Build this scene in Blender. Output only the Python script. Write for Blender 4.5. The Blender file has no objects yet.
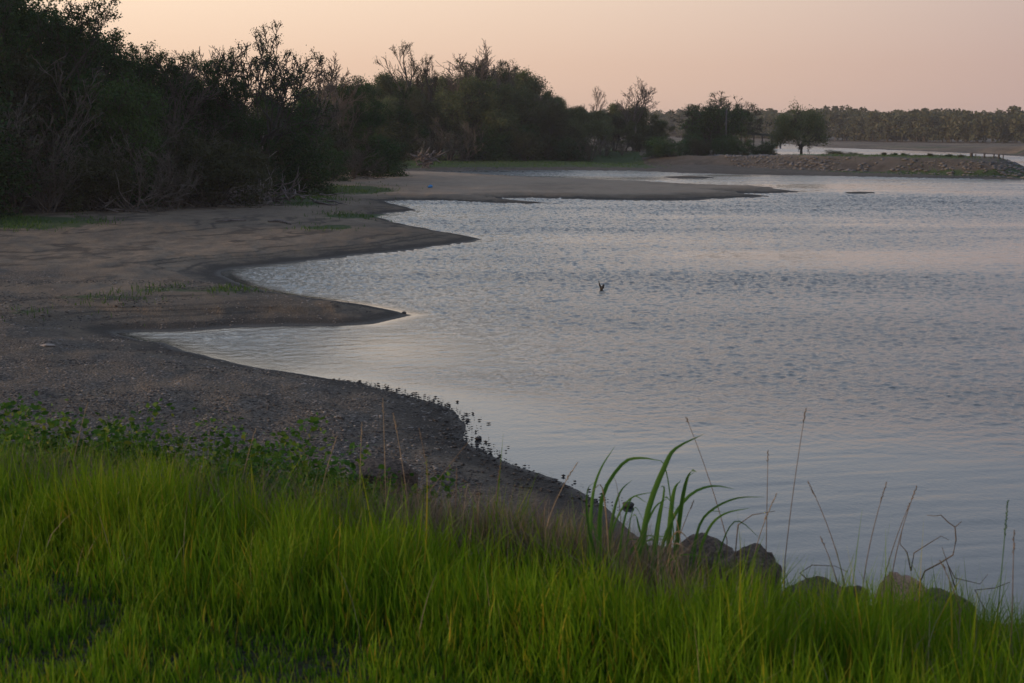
import bpy, math, random
import numpy as np
from mathutils import Vector, Matrix, noise as mnoise

SC = bpy.context.scene
COL = SC.collection
R = math.radians
# ------------------------------------------------------------------ camera
F = 1600.0                      # focal length in pixels at 1024 wide
CX, CY, HOR = 512.0, 341.5, 128.0
PITCH = math.atan((CY - HOR) / F)
CAMH = 4.0
cam_d = bpy.data.cameras.new('camera')
cam = bpy.data.objects.new('camera', cam_d); COL.objects.link(cam)
cam.location = (0, 0, CAMH)
cam.rotation_euler = (math.pi / 2 - PITCH, 0, 0)
cam_d.sensor_width = 36.0
cam_d.lens = F / 1024 * 36.0
cam_d.clip_start = 0.1
cam_d.clip_end = 6000
cam_d.dof.use_dof = True
cam_d.dof.focus_distance = 38.0
cam_d.dof.aperture_fstop = 9.0
SC.camera = cam
# ------------------------------------------------------------------ render look
SC.view_settings.view_transform = 'Standard'
SC.view_settings.look = 'None'
SC.view_settings.gamma = 1.0
SC.view_settings.exposure = 0.0
SC.render.engine = 'CYCLES'
SC.cycles.use_denoising = True
SC.cycles.max_bounces = 6
SC.cycles.volume_bounces = 0
SC.cycles.transparent_max_bounces = 4
SC.cycles.caustics_reflective = False
SC.cycles.caustics_refractive = False
# ------------------------------------------------------------------ sun and sky
SUN_AZ, SUN_EL = -98.0, 6.5      # degrees left of the view, above the horizon
SKY_DIM = 1.0
sd = Vector((math.sin(R(SUN_AZ)) * math.cos(R(SUN_EL)), math.cos(R(SUN_AZ)) * math.cos(R(SUN_EL)), math.sin(R(SUN_EL))))
sun_d = bpy.data.lights.new('sun', 'SUN')
sun_d.energy = 2.9
sun_d.color = (1.0, 0.68, 0.40)
sun_d.angle = R(3)
sun = bpy.data.objects.new('sun', sun_d); COL.objects.link(sun)
sun.rotation_euler = sd.to_track_quat('Z', 'Y').to_euler()
world = bpy.data.worlds.new('World'); SC.world = world
world.use_nodes = True
nt = world.node_tree; nt.nodes.clear()
def N(t, kind, **kw):
    n = t.nodes.new(kind)
    for k, v in kw.items(): setattr(n, k, v)
    return n
wo = N(nt, 'ShaderNodeOutputWorld'); bg = N(nt, 'ShaderNodeBackground'); bg.inputs[1].default_value = SKY_DIM
tc = N(nt, 'ShaderNodeTexCoord'); sep = N(nt, 'ShaderNodeSeparateXYZ')
nt.links.new(tc.outputs['Generated'], sep.inputs[0])
asin = N(nt, 'ShaderNodeMath', operation='ARCSINE'); nt.links.new(sep.outputs[2], asin.inputs[0])
el = N(nt, 'ShaderNodeMath', operation='DIVIDE'); nt.links.new(asin.outputs[0], el.inputs[0]); el.inputs[1].default_value = math.pi / 2
elw = N(nt, 'ShaderNodeMath', operation='POWER', use_clamp=True); nt.links.new(el.outputs[0], elw.inputs[0]); elw.inputs[1].default_value = 0.5
def e2p(deg): return math.sqrt(max(deg, 0) / 90.0)
def ramp(tree, stops, fac=None, interp='LINEAR'):
    r = N(tree, 'ShaderNodeValToRGB'); r.color_ramp.interpolation = interp
    e = r.color_ramp.elements
    while len(e) > 1: e.remove(e[-1])
    e[0].position = stops[0][0]; e[0].color = tuple(stops[0][1]) + (1,)
    for p, c in stops[1:]:
        x = e.new(p); x.color = tuple(c) + (1,)
    if fac is not None: tree.links.new(fac, r.inputs[0])
    return r
warm = ramp(nt, [(0, (0.84, 0.55, 0.39)), (e2p(2.2), (0.96, 0.67, 0.475)), (e2p(4.5), (1.08, 0.82, 0.60)), (e2p(7.5), (1.22, 1.02, 0.80)), (e2p(11), (0.96, 0.98, 0.98)),
                 (e2p(16), (0.74, 0.84, 0.97)), (e2p(28), (0.56, 0.68, 0.86)), (e2p(50), (0.27, 0.37, 0.55)), (1, (0.18, 0.25, 0.40))], elw.outputs[0])
cool = ramp(nt, [(0, (0.47, 0.325, 0.30)), (e2p(2.2), (0.50, 0.36, 0.335)), (e2p(4.5), (0.52, 0.40, 0.38)), (e2p(8), (0.50, 0.48, 0.51)), (e2p(11), (0.50, 0.55, 0.65)),
                 (e2p(16), (0.52, 0.59, 0.71)), (e2p(28), (0.46, 0.55, 0.70)), (e2p(50), (0.24, 0.33, 0.50)), (1, (0.17, 0.24, 0.38))], elw.outputs[0])
# azimuth factor
hx = N(nt, 'ShaderNodeCombineXYZ'); nt.links.new(sep.outputs[0], hx.inputs[0]); nt.links.new(sep.outputs[1], hx.inputs[1])
hn = N(nt, 'ShaderNodeVectorMath', operation='NORMALIZE'); nt.links.new(hx.outputs[0], hn.inputs[0])
hd = N(nt, 'ShaderNodeVectorMath', operation='DOT_PRODUCT'); nt.links.new(hn.outputs[0], hd.inputs[0])
AZG = R(-34)
hd.inputs[1].default_value = (math.sin(AZG), math.cos(AZG), 0)
mr = N(nt, 'ShaderNodeMapRange', clamp=True)
nt.links.new(hd.outputs['Value'], mr.inputs[0])
mr.inputs[1].default_value = math.cos(R(56)); mr.inputs[2].default_value = math.cos(R(13))
mix = N(nt, 'ShaderNodeMix', data_type='RGBA'); nt.links.new(mr.outputs[0], mix.inputs[0])
nt.links.new(cool.outputs[0], mix.inputs[6]); nt.links.new(warm.outputs[0], mix.inputs[7])
sky = N(nt, 'ShaderNodeTexSky', sky_type='NISHITA'); sky.sun_disc = False
sky.sun_elevation = R(SUN_EL); sky.sun_rotation = R(SUN_AZ); sky.dust_density = 4.0
skm = N(nt, 'ShaderNodeMix', data_type='RGBA', blend_type='ADD'); skm.inputs[0].default_value = 0.008
nt.links.new(mix.outputs[2], skm.inputs[6]); nt.links.new(sky.outputs[0], skm.inputs[7])
nt.links.new(skm.outputs[2], bg.inputs[0]); nt.links.new(bg.outputs[0], wo.inputs[0])

rng = np.random.default_rng(7)
random.seed(7)
# ------------------------------------------------------------------ projection helpers
cp, sp = math.cos(PITCH), math.sin(PITCH)
def ray(px, py):
    a = (px - CX) / F; b = (CY - py) / F
    return np.array((a, cp + b * sp, -sp + b * cp))
def P0(px, py, z=0.0):
    r = ray(px, py); t = (z - CAMH) / r[2]
    return (r[0] * t, r[1] * t)
def proj(x, y, z):
    dz = z - CAMH; f = y * cp - dz * sp; u = y * sp + dz * cp
    return CX + F * x / f, CY - F * u / f
def atd(px, py, y):
    """point on the pixel's ray at forward distance y"""
    r = ray(px, py); t = y / r[1]
    return Vector((r[0] * t, y, CAMH + r[2] * t))
# ------------------------------------------------------------------ noise
_perm = np.random.default_rng(3).permutation(4096)
_vals = np.random.default_rng(4).random(4096)
def vnoise(x, y):
    xi = np.floor(x).astype(np.int64); yi = np.floor(y).astype(np.int64)
    fx = x - xi; fy = y - yi
    fx = fx * fx * (3 - 2 * fx); fy = fy * fy * (3 - 2 * fy)
    def h(a, b): return _vals[_perm[(_perm[a & 4095] + b) & 4095]]
    return (h(xi, yi) * (1 - fx) + h(xi + 1, yi) * fx) * (1 - fy) + (h(xi, yi + 1) * (1 - fx) + h(xi + 1, yi + 1) * fx) * fy
def fbm(x, y, o=4):
    s = 0; a = 0.5; t = 0
    for i in range(o):
        s = s + a * vnoise(x * 2 ** i + 17.3 * i, y * 2 ** i - 9.1 * i); t += a; a *= 0.5
    return s / t - 0.5
# ------------------------------------------------------------------ land outlines (lake level contour)
def poly(pts): return np.array([P0(a, b) for a, b in pts])
beach_line = [(1500, 720), (1200, 655), (1024, 628), (900, 612), (800, 597), (720, 580), (660, 556), (628, 532), (606, 508), (580, 491), (555, 480), (520, 467), (492, 455), (472, 446),
 (462, 438), (466, 426), (455, 412), (438, 404), (412, 396), (385, 389), (352, 381), (310, 375), (262, 368), (215, 358), (182, 351), (160, 343), (138, 340), (122, 336), (116, 332.5), (140, 331.5), (172, 331.2),
 (196, 330), (240, 327), (293, 325), (340, 325), (372, 324), (398, 318), (411, 315), (385, 309), (345, 303), (300, 297), (264, 291), (238, 284), (224, 277), (222, 272), (236, 268),
 (280, 264), (329, 259), (380, 253), (426, 248), (460, 243), (481, 239), (470, 236), (451, 233), (428, 229), (406, 225), (388, 220), (380, 217), (388, 213), (410, 211.5), (416, 210.5), (405, 207),
 (390, 204), (381, 201.5), (400, 200.6), (430, 200.5), (470, 202), (500, 203.3), (530, 204), (551, 203), (520, 201), (497, 199), (520, 198), (544, 198.3), (602, 200), (650, 200.5), (689, 200.5), (714, 198.5), (745, 198), (769, 196.5),
 (755, 195), (735, 193.5), (770, 193.3), (803, 191.8), (770, 189.5), (735, 188.5), (702, 187), (651, 184.3), (600, 182), (561, 180.2), (523, 178), (482, 176.2), (450, 174.5), (425, 173.0)]
Pm = poly(beach_line)
Pm = np.vstack([Pm, [(-60, 142), (-400, 150), (-400, -60), (60, -60), (60, 5)]])
mid_line = [(425, 171.6), (450, 171), (480, 170.4), (560, 170.2), (640, 171), (684, 173), (740, 174.5), (800, 175.6), (860, 176.6), (909, 177.5), (970, 178.8), (1024, 180), (1044, 180), (1052, 177), (1048, 171),
 (1024, 172), (960, 169.5), (900, 167), (850, 163), (800, 159), (772, 153), (762, 148), (764, 143.6), (785, 143.6), (800, 145.6), (830, 147.6), (866, 149), (920, 151), (968, 153), (1024, 156.3), (1100, 160), (1300, 168), (1800, 180)]
P2 = poly(mid_line)
P2 = np.vstack([P2, [(900, 300), (1700, 400), (1700, 1700), (-1700, 1700), (-1700, 200), (-400, 145), (-60, 142.5)]])
P3 = poly([(664, 177.2), (690, 176.2), (714, 178), (700, 178.8), (675, 178.4)])
P4 = poly([(840, 193.2), (858, 192.4), (880, 193), (860, 193.8)])
def sdist(poly_, x, y):
    """signed distance, positive inside; x,y flat arrays"""
    best = np.full(x.shape, 1e18); inside = np.zeros(x.shape, bool)
    n = len(poly_)
    for i in range(n):
        ax, ay = poly_[i]; bx, by = poly_[(i + 1) % n]
        ex, ey = bx - ax, by - ay
        L = ex * ex + ey * ey + 1e-12
        t = np.clip(((x - ax) * ex + (y - ay) * ey) / L, 0, 1)
        d = (x - ax - t * ex) ** 2 + (y - ay - t * ey) ** 2
        np.minimum(best, d, out=best)
        c = (ay > y) != (by > y)
        if abs(ey) > 1e-12:
            inside ^= c & (x < ax + (y - ay) * ex / ey)
    return np.sqrt(best) * np.where(inside, 1, -1)
CRX = np.array([-60, -30, -8, -2.3, -1.05, 0, .3, .8, 1.15, 1.5, 6, 20, 60.])
CRY = np.array([16, 12, 8.2, 7.2, 6.6, 6.0, 5.75, 5.2, 4.9, 4.7, 2.5, -4, -30.])
def bank(x, y):
    s = y - np.interp(x, CRX, CRY) - 0.1
    drop = 0.31 * (np.sqrt(s * s + 0.5) + s) / 2
    return 2.30 - drop + 0.05 * fbm(x * 1.3, y * 1.3, 3)
def shore(x, y):
    """distance from the water's edge (positive on land) of every land outline"""
    wob = 0.5 * fbm(x * 0.45 + 5, y * 0.3, 3) + np.where(y < 130, 0.22 * fbm(x * 2.6, y * 1.1, 2), 0)
    amp = np.clip(y / 60, 0.25, 2)
    return sdist(Pm, x, y) + wob * amp, sdist(P2, x, y) + wob * amp * 1.2, np.maximum(sdist(P3, x, y), sdist(P4, x, y))
SPX, SPW, SPR = [5, 20, 28, 36, 41], [22, 16, 9, 4.5, 1.5], [9, 7, 5, 4, 3]
def height(x, y, parts=None):
    x = np.asarray(x, float); y = np.asarray(y, float); shp = x.shape
    x = x.ravel(); y = y.ravel()
    a, b, c = parts if parts is not None else shore(x, y)
    def under(d): return np.where(d < 0, np.maximum(0.09 * d, -1.5), 0)
    ap = np.maximum(a, 0)
    h1 = under(a) + 0.16 * (1 - np.exp(-ap / 1.0)) + 0.022 * np.minimum(ap, 30) + 0.004 * np.clip(ap - 30, 0, 60)
    n = fbm(x * 0.22, y * 0.12, 4)
    sc = 1.3 + 2.2 * fbm(x * .25 + 3, y * .2, 3) + .5 * fbm(x * 1.5, y, 2)
    h1 = h1 + np.clip((y - 24) / 10, 0, 1) * .10 * np.clip((ap - np.maximum(sc, .4)) / .18, 0, 1)
    h1 = h1 + np.clip(ap / 5, 0, 1) * 0.30 * n + np.clip(ap / 1.5, 0, 1) * 0.085 * fbm(x * 1.6, y * 0.9, 4)
    bp = np.maximum(b, 0)
    w = np.interp(x, SPX, SPW); wr_ = np.interp(x, SPX, SPR)           # width of the mud flat below the rubble slope
    far = np.clip((y - 240) / 60, 0, 1)
    rise = 1.25 * np.clip((bp - w) / wr_, 0, 1) ** 0.8 * (1 - far) * np.clip((x - 2) / 12, 0, 1)
    rise2 = 0.45 * np.clip((bp - 6) / 18, 0, 1) * (1 - np.clip((x - 2) / 12, 0, 1)) * (1 - far)
    h2 = under(b) + 0.22 * (1 - np.exp(-bp / 2.0)) + rise + rise2 + 0.003 * np.minimum(bp, 400) * far
    h2 = h2 + np.clip(bp / 6, 0, 1) * (0.22 * fbm(x * 0.15, y * 0.1, 4) + 0.06 * fbm(x, y, 2) * (1 - far))
    h3 = np.where(c > 0, 0.05 + 0.05 * np.minimum(c, 1), np.maximum(0.09 * c, -1.5))
    h = np.maximum(np.maximum(h1, h2), h3)
    bk = bank(x, y)
    k = 0.12
    m = np.maximum(h, bk); d = np.abs(h - bk)
    h = np.where(y < 40, m + k * np.exp(-d / k) * 0.5, h)
    return h.reshape(shp)
def H(x, y): return float(height(np.array([x]), np.array([y]))[0])
def ground(px, py):
    """where the pixel's ray meets the ground"""
    r = ray(px, py)
    ys = np.exp(np.linspace(math.log(3.5), math.log(1200), 1500))
    ts = ys / r[1]
    xs = r[0] * ts; zs = CAMH + r[2] * ts
    hh = height(xs, ys)
    k = np.nonzero(zs <= hh)[0]
    if len(k) == 0: return xs[-1], ys[-1], float(hh[-1])
    k = k[0]
    return float(xs[k]), float(ys[k]), float(hh[k])
# ------------------------------------------------------------------ mesh helpers
def mesh_np(name, v, f, nper=4):
    me = bpy.data.meshes.new(name)
    v = np.asarray(v, np.float32); f = np.asarray(f, np.int32)
    me.vertices.add(len(v)); me.vertices.foreach_set('co', v.ravel())
    nf = len(f); me.loops.add(nf * nper); me.loops.foreach_set('vertex_index', f.ravel())
    me.polygons.add(nf); me.polygons.foreach_set('loop_start', np.arange(nf, dtype=np.int32) * nper)
    me.polygons.foreach_set('loop_total', np.full(nf, nper, np.int32))
    me.update(calc_edges=True); me.validate()
    return me
def smooth(me): me.polygons.foreach_set('use_smooth', np.ones(len(me.polygons), bool))
def link(name, me, mat=None, parent=None):
    o = bpy.data.objects.new(name, me); COL.objects.link(o)
    if mat: me.materials.clear() if len(me.materials) else None; me.materials.append(mat)
    if parent: o.parent = parent
    return o
def thing(name, label, cat, loc=(0, 0, 0), rz=0, group=None):
    o = bpy.data.objects.new(name, None); COL.objects.link(o); o.empty_display_size = 0.3
    o.location = loc; o.rotation_euler = (0, 0, rz); o['label'] = label; o['category'] = cat
    if group: o['group'] = group
    return o
def tag(o, label=None, cat=None, group=None, kind=None):
    if label: o['label'] = label
    if cat: o['category'] = cat
    if group: o['group'] = group
    if kind: o['kind'] = kind
    return o
def dup(root, loc, rz, scale, label=None, group=None):
    r = root.copy(); COL.objects.link(r); r.location = loc; r.rotation_euler = (0, 0, rz); r.scale = scale
    if label: r['label'] = label
    if group: r['group'] = group
    for ch in list(root.children):
        c = ch.copy(); COL.objects.link(c); c.parent = r
        for g in ch.children:
            d = g.copy(); COL.objects.link(d); d.parent = c
    return r
class MB:
    """collects tubes, boxes and leaves into one mesh"""
    def __init__(s): s.v = []; s.f = []
    def tube(s, pts, rad, n=5, cap=True):
        pts = [Vector(p) for p in pts]
        if isinstance(rad, (int, float)): rad = [rad] * len(pts)
        base = len(s.v); m = len(pts); up = Vector((0.31, 0.2, 0.93))
        for i, p in enumerate(pts):
            t = (pts[min(i + 1, m - 1)] - pts[max(i - 1, 0)])
            if t.length < 1e-9: t = Vector((0, 0, 1))
            t.normalize()
            a = t.cross(up)
            if a.length < 0.05: a = t.cross(Vector((1, 0, 0)))
            a.normalize(); b = t.cross(a)
            for k in range(n):
                an = 2 * math.pi * k / n
                s.v.append(tuple(p + (a * math.cos(an) + b * math.sin(an)) * rad[i]))
        for i in range(m - 1):
            for k in range(n):
                k2 = (k + 1) % n
                s.f.append((base + i * n + k, base + i * n + k2, base + (i + 1) * n + k2, base + (i + 1) * n + k))
        if cap and n > 2:
            s.f.append(tuple(base + k for k in range(n))[::-1]); s.f.append(tuple(base + (m - 1) * n + k for k in range(n)))
    def box(s, c, sz, rz=0):
        b = len(s.v); cr, sr = math.cos(rz), math.sin(rz)
        for dx, dy, dz in [(-1, -1, -1), (1, -1, -1), (1, 1, -1), (-1, 1, -1), (-1, -1, 1), (1, -1, 1), (1, 1, 1), (-1, 1, 1)]:
            x, y = dx * sz[0] / 2, dy * sz[1] / 2
            s.v.append((c[0] + x * cr - y * sr, c[1] + x * sr + y * cr, c[2] + dz * sz[2] / 2))
        for q in [(0, 3, 2, 1), (4, 5, 6, 7), (0, 1, 5, 4), (1, 2, 6, 5), (2, 3, 7, 6), (3, 0, 4, 7)]: s.f.append(tuple(b + i for i in q))
    def build(s, name, mat, parent=None, sm=True):
        me = bpy.data.meshes.new(name); me.from_pydata(s.v, [], s.f); me.update()
        if sm: smooth(me)
        return link(name, me, mat, parent)
def leaf_mesh(name, c, size, r, asp=0.55, flat=0.0):
    """diamond-shaped leaves, one quad each, folded at random; c: n x 3 centres"""
    n = len(c); d = r.normal(size=(n, 3)); d[:, 2] *= (1 - flat); d /= np.linalg.norm(d, axis=1)[:, None]
    e = r.normal(size=(n, 3)); e -= d * (e * d).sum(1)[:, None]; e /= np.linalg.norm(e, axis=1)[:, None]
    s = size * (0.6 + 0.8 * r.random(n)); s = s[:, None]
    v = np.stack([c - d * s, c - e * s * asp + d * s * 0.1, c + d * s, c + e * s * asp + d * s * 0.1], 1).reshape(-1, 3)
    return mesh_np(name, v, np.arange(n * 4).reshape(-1, 4))
# ------------------------------------------------------------------ materials
def mat(name):
    m = bpy.data.materials.new(name); m.use_nodes = True
    t = m.node_tree; b = t.nodes['Principled BSDF']; return m, t, b
def L(t, a, b): t.links.new(a, b)
def noise_tex(t, vec, scale, detail=6, rough=0.6, dim='3D'):
    n = N(t, 'ShaderNodeTexNoise'); n.inputs['Scale'].default_value = scale; n.inputs['Detail'].default_value = detail; n.inputs['Roughness'].default_value = rough
    if vec is not None: L(t, vec, n.inputs['Vector'])
    return n
def mathn(t, op, a, b=None, clamp=False):
    n = N(t, 'ShaderNodeMath', operation=op, use_clamp=clamp)
    for i, x in enumerate((a, b)):
        if x is None: continue
        if isinstance(x, (int, float)): n.inputs[i].default_value = x
        else: L(t, x, n.inputs[i])
    return n.outputs[0]
def mapr(t, x, a, b, c=0, d=1, smooth_=False):
    n = N(t, 'ShaderNodeMapRange', clamp=True)
    if smooth_: n.interpolation_type = 'SMOOTHSTEP'
    L(t, x, n.inputs[0]); n.inputs[1].default_value = a; n.inputs[2].default_value = b; n.inputs[3].default_value = c; n.inputs[4].default_value = d
    return n.outputs[0]
def mixc(t, f, a, b):
    n = N(t, 'ShaderNodeMix', data_type='RGBA')
    for i, x in ((0, f), (6, a), (7, b)):
        if isinstance(x, (int, float)): n.inputs[i].default_value = x
        elif isinstance(x, tuple): n.inputs[i].default_value = x + (1,)
        else: L(t, x, n.inputs[i])
    return n.outputs[2]
def attr(t, name): return N(t, 'ShaderNodeAttribute', attribute_name=name)
def scaled(t, sx, sy, sz=1, src='Object'):
    c = N(t, 'ShaderNodeTexCoord'); mp = N(t, 'ShaderNodeMapping'); mp.inputs['Scale'].default_value = (sx, sy, sz)
    L(t, c.outputs[src], mp.inputs[0]); return mp.outputs[0]
def bump(t, h, b, strength=0.5, dist=0.02):
    n = N(t, 'ShaderNodeBump'); n.inputs['Strength'].default_value = strength; n.inputs['Distance'].default_value = dist
    L(t, h, n.inputs['Height']); L(t, n.outputs[0], b.inputs['Normal']); return n

# ground
M_ground, t, b = mat('ground_soil')
pos = N(t, 'ShaderNodeNewGeometry'); sz_ = N(t, 'ShaderNodeSeparateXYZ'); L(t, pos.outputs['Position'], sz_.inputs[0])
n1 = noise_tex(t, scaled(t, 0.10, 0.055), 1.0, 8, 0.62)
n2 = noise_tex(t, scaled(t, 1.3, 0.8), 1.0, 8, 0.7)
n3 = noise_tex(t, scaled(t, 9, 9), 1.0, 5, 0.7)
vor = N(t, 'ShaderNodeTexVoronoi'); L(t, scaled(t, 26, 19), vor.inputs['Vector']); vor.inputs['Scale'].default_value = 1.0
dry = mixc(t, mapr(t, n1.outputs[0], .38, .62), (0.070, 0.050, 0.032), (0.225, 0.163, 0.108))
dry = mixc(t, mapr(t, n2.outputs[0], .40, .62, 0, .75), dry, (0.085, 0.066, 0.050))
dry = mixc(t, mapr(t, n3.outputs[0], .52, .70, 0, .5), dry, (0.25, 0.20, 0.155))
ctr = mathn(t, 'SINE', mathn(t, 'ADD', mathn(t, 'MULTIPLY', sz_.outputs[2], 85.0), mathn(t, 'MULTIPLY', n1.outputs[0], 16.0)))
nk = noise_tex(t, scaled(t, .5, .35), 1.0, 4, .6)
dry = mixc(t, mathn(t, 'MULTIPLY', mapr(t, ctr, .35, 1, 0, .85), mapr(t, nk.outputs[0], .40, .52)), dry, (0.045, 0.033, 0.023))
dry = mixc(t, mathn(t, 'MULTIPLY', attr(t, 'sandy').outputs['Fac'], mapr(t, n1.outputs[0], .35, .5, .35, 1)), dry, mixc(t, n2.outputs[0], (0.19, 0.135, 0.09), (0.36, 0.275, 0.20)))
grv = attr(t, 'gravel')
stones = ramp(t, [(0, (0.025, 0.021, 0.018)), (.4, (0.075, 0.062, 0.052)), (.8, (0.16, 0.135, 0.115)), (.95, (0.24, 0.21, 0.19)), (1, (0.42, 0.40, 0.38))], vor.outputs['Color'])
dry = mixc(t, mathn(t, 'MULTIPLY', grv.outputs['Fac'], mapr(t, n2.outputs[0], .35, .6, .35, 1)), dry, stones.outputs[0])
wetn = mathn(t, 'ADD', sz_.outputs[2], mathn(t, 'MULTIPLY', mathn(t, 'SUBTRACT', n2.outputs[0], .5), -0.22))
wet = mapr(t, wetn, 0.05, 0.14, 1, 0, True)
wetf = mathn(t, 'MULTIPLY', wet, attr(t, 'muddy').outputs['Fac'])
c1 = mixc(t, wetf, dry, (0.040, 0.031, 0.024))
c1 = mixc(t, mathn(t, 'MULTIPLY', attr(t, 'mud').outputs['Fac'], .85), c1, mixc(t, mapr(t, n2.outputs[0], .35, .62), (0.026, 0.022, 0.018), (0.088, 0.074, 0.062)))
film = mapr(t, sz_.outputs[2], 0.012, 0.045, 1, 0, True)
c1 = mixc(t, mathn(t, 'MULTIPLY', film, .12), c1, (0.10, 0.085, 0.07))
c1 = mixc(t, attr(t, 'thatch').outputs['Fac'], c1, mixc(t, mapr(t, n3.outputs[0], .4, .62), (0.012, 0.014, 0.004), (0.048, 0.044, 0.014)))
gr = attr(t, 'green')
gm = mapr(t, mathn(t, 'ADD', gr.outputs['Fac'], mathn(t, 'MULTIPLY', mathn(t, 'SUBTRACT', n2.outputs[0], .5), 1.2)), .42, .62)
gcol = mixc(t, n2.outputs[0], (0.016, 0.038, 0.008), (0.048, 0.072, 0.016))
c1 = mixc(t, gm, c1, gcol)
L(t, c1, b.inputs['Base Color'])
rr = mathn(t, 'SUBTRACT', 0.95, mathn(t, 'MULTIPLY', film, 0.28)); L(t, rr, b.inputs['Roughness'])
b.inputs['Specular IOR Level'].default_value = 0.3
hsum = mathn(t, 'ADD', mathn(t, 'MULTIPLY', n2.outputs[0], 1.0), mathn(t, 'ADD', mathn(t, 'MULTIPLY', n3.outputs[0], 0.35), mathn(t, 'MULTIPLY', mathn(t, 'MULTIPLY', vor.outputs['Distance'], -.5), grv.outputs['Fac'])))
bump(t, hsum, b, 0.9, 0.17)

# water
WAVE_A, WAVE_B = 0.55, 0.40
M_water, t, b = mat('lake_water')
b.inputs['Base Color'].default_value = (0.030, 0.036, 0.040, 1)
b.inputs['Roughness'].default_value = 0.04
b.inputs['IOR'].default_value = 1.333
rip = attr(t, 'ripple').outputs['Fac']; fard = attr(t, 'fardist').outputs['Fac']
n_ = noise_tex(t, scaled(t, 24, 12), 1.0, 3, .6)
bw = bump(t, mathn(t, 'MULTIPLY', n_.outputs[0], mathn(t, 'ADD', .12, rip)), b, 1.0, 0.018)
L(t, mathn(t, 'ADD', 0.03, mathn(t, 'MULTIPLY', rip, mathn(t, 'ADD', .06, mathn(t, 'MULTIPLY', fard, .14)))), b.inputs['Roughness'])

def simple(name, col, rough=0.8, var=0.3, scale=6, bmp=0.3, dist=0.01, spec=0.4):
    m, t, b = mat(name)
    n = noise_tex(t, scaled(t, 1, 1), scale, 6, .65)
    lo = tuple(c * (1 - var) for c in col); hi = tuple(min(1, c * (1 + var)) for c in col)
    L(t, mixc(t, mapr(t, n.outputs[0], .35, .65), lo, hi), b.inputs['Base Color'])
    b.inputs['Roughness'].default_value = rough; b.inputs['Specular IOR Level'].default_value = spec
    bump(t, n.outputs[0], b, bmp, dist)
    return m
def leafmat(name, lo, hi, third=None, trans=0.25, along=False):
    m, t, b = mat(name)
    g = N(t, 'ShaderNodeNewGeometry')
    st = [(0, lo), (.8, hi)] if third is None else [(0, lo), (.78, hi), (1.0, third)]
    rc = ramp(t, st, g.outputs['Random Per Island'])
    oi = N(t, 'ShaderNodeObjectInfo')
    hs = N(t, 'ShaderNodeHueSaturation'); L(t, rc.outputs[0], hs.inputs['Color'])
    L(t, mapr(t, oi.outputs['Random'], 0, 1, .75, 1.25), hs.inputs['Value'])
    col = hs.outputs[0]
    if along:
        a = attr(t, 'along').outputs['Fac']
        tn = attr(t, 'tone').outputs['Fac']
        col = mixc(t, mapr(t, tn, 0, .5, .75, 0), col, (0.022, 0.075, 0.004))
        col = mixc(t, mapr(t, tn, .5, 1, 0, .4), col, (0.13, 0.15, 0.008))
        col = mixc(t, mapr(t, a, .3, .95, 0, .65), col, (0.17, 0.25, 0.006))
    L(t, col, b.inputs['Base Color']); b.inputs['Roughness'].default_value = 0.6; b.inputs['Specular IOR Level'].default_value = 0.12
    tr = N(t, 'ShaderNodeBsdfTranslucent'); L(t, col, tr.inputs[0])
    mx = N(t, 'ShaderNodeMixShader'); mx.inputs[0].default_value = trans
    out = t.nodes['Material Output']
    L(t, b.outputs[0], mx.inputs[1]); L(t, tr.outputs[0], mx.inputs[2]); L(t, mx.outputs[0], out.inputs[0])
    return m
M_bark = simple('bark', (0.050, 0.042, 0.035), .9, .35, 8, .5)
M_twig = simple('dry_twigs', (0.105, 0.084, 0.070), .9, .3, 8, .3)
M_pale = simple('weathered_wood', (0.26, 0.22, 0.19), .85, .3, 9, .5)
M_root = simple('root_wood', (0.14, 0.115, 0.105), .9, .5, 5, .5)
M_leafd = leafmat('dark_leaves', (0.017, 0.048, 0.012), (0.034, 0.074, 0.018), (0.060, 0.105, 0.022))
M_leafm = leafmat('green_leaves', (0.040, 0.085, 0.022), (0.065, 0.115, 0.028))
M_leafo = leafmat('olive_leaves', (0.034, 0.042, 0.018), (0.060, 0.062, 0.026))
M_leafb = leafmat('bramble_leaves', (0.025, 0.070, 0.010), (0.065, 0.135, 0.016), (0.16, 0.17, 0.02), .3)
M_grass = leafmat('grass_blades', (0.026, 0.105, 0.003), (0.105, 0.235, 0.005), (0.42, 0.24, 0.03), .30, along=True)
M_farleaf_hazed = leafmat('haze_paled_far_leaves', (0.095, 0.108, 0.058), (0.135, 0.138, 0.074), (0.165, 0.145, 0.095))  # leaf colour lightened to paint in part of the distance haze
M_shoregrass = leafmat('shore_grass', (0.030, 0.065, 0.015), (0.060, 0.110, 0.020))
M_straw = simple('dry_straw', (0.25, 0.18, 0.11), .7, .25, 30, .2, .002)
M_strawd = simple('brown_straw', (0.14, 0.095, 0.060), .8, .25, 30, .2, .002)
M_reed = leafmat('reed_leaf', (0.050, 0.125, 0.018), (0.075, 0.165, 0.025), None, .4)
M_rock = simple('dark_rock', (0.125, 0.088, 0.066), .9, .75, 9, 1.0, .05)
M_rockp_sun_tint = simple('sun_tinted_pink_rock', (0.46, 0.27, 0.20), .85, .5, 14, 1.0, .03)  # pinkish stone, with warm sunlight also put into its colour
M_rubble = simple('rubble_rock', (0.115, 0.108, 0.105), .9, .5, .9, .5, .05)
M_clod = simple('wet_stone', (0.035, 0.028, 0.024), .7, .4, 20, .5)
M_pebble = simple('pebble', (0.17, 0.15, 0.135), .8, .6, 2.2, .3)
M_white = simple('white_plastic', (0.75, 0.77, 0.80), .5, .1, 5, .1)
M_blue = simple('blue_plastic', (0.05, 0.22, 0.48), .45, .2, 5, .1)
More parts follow.
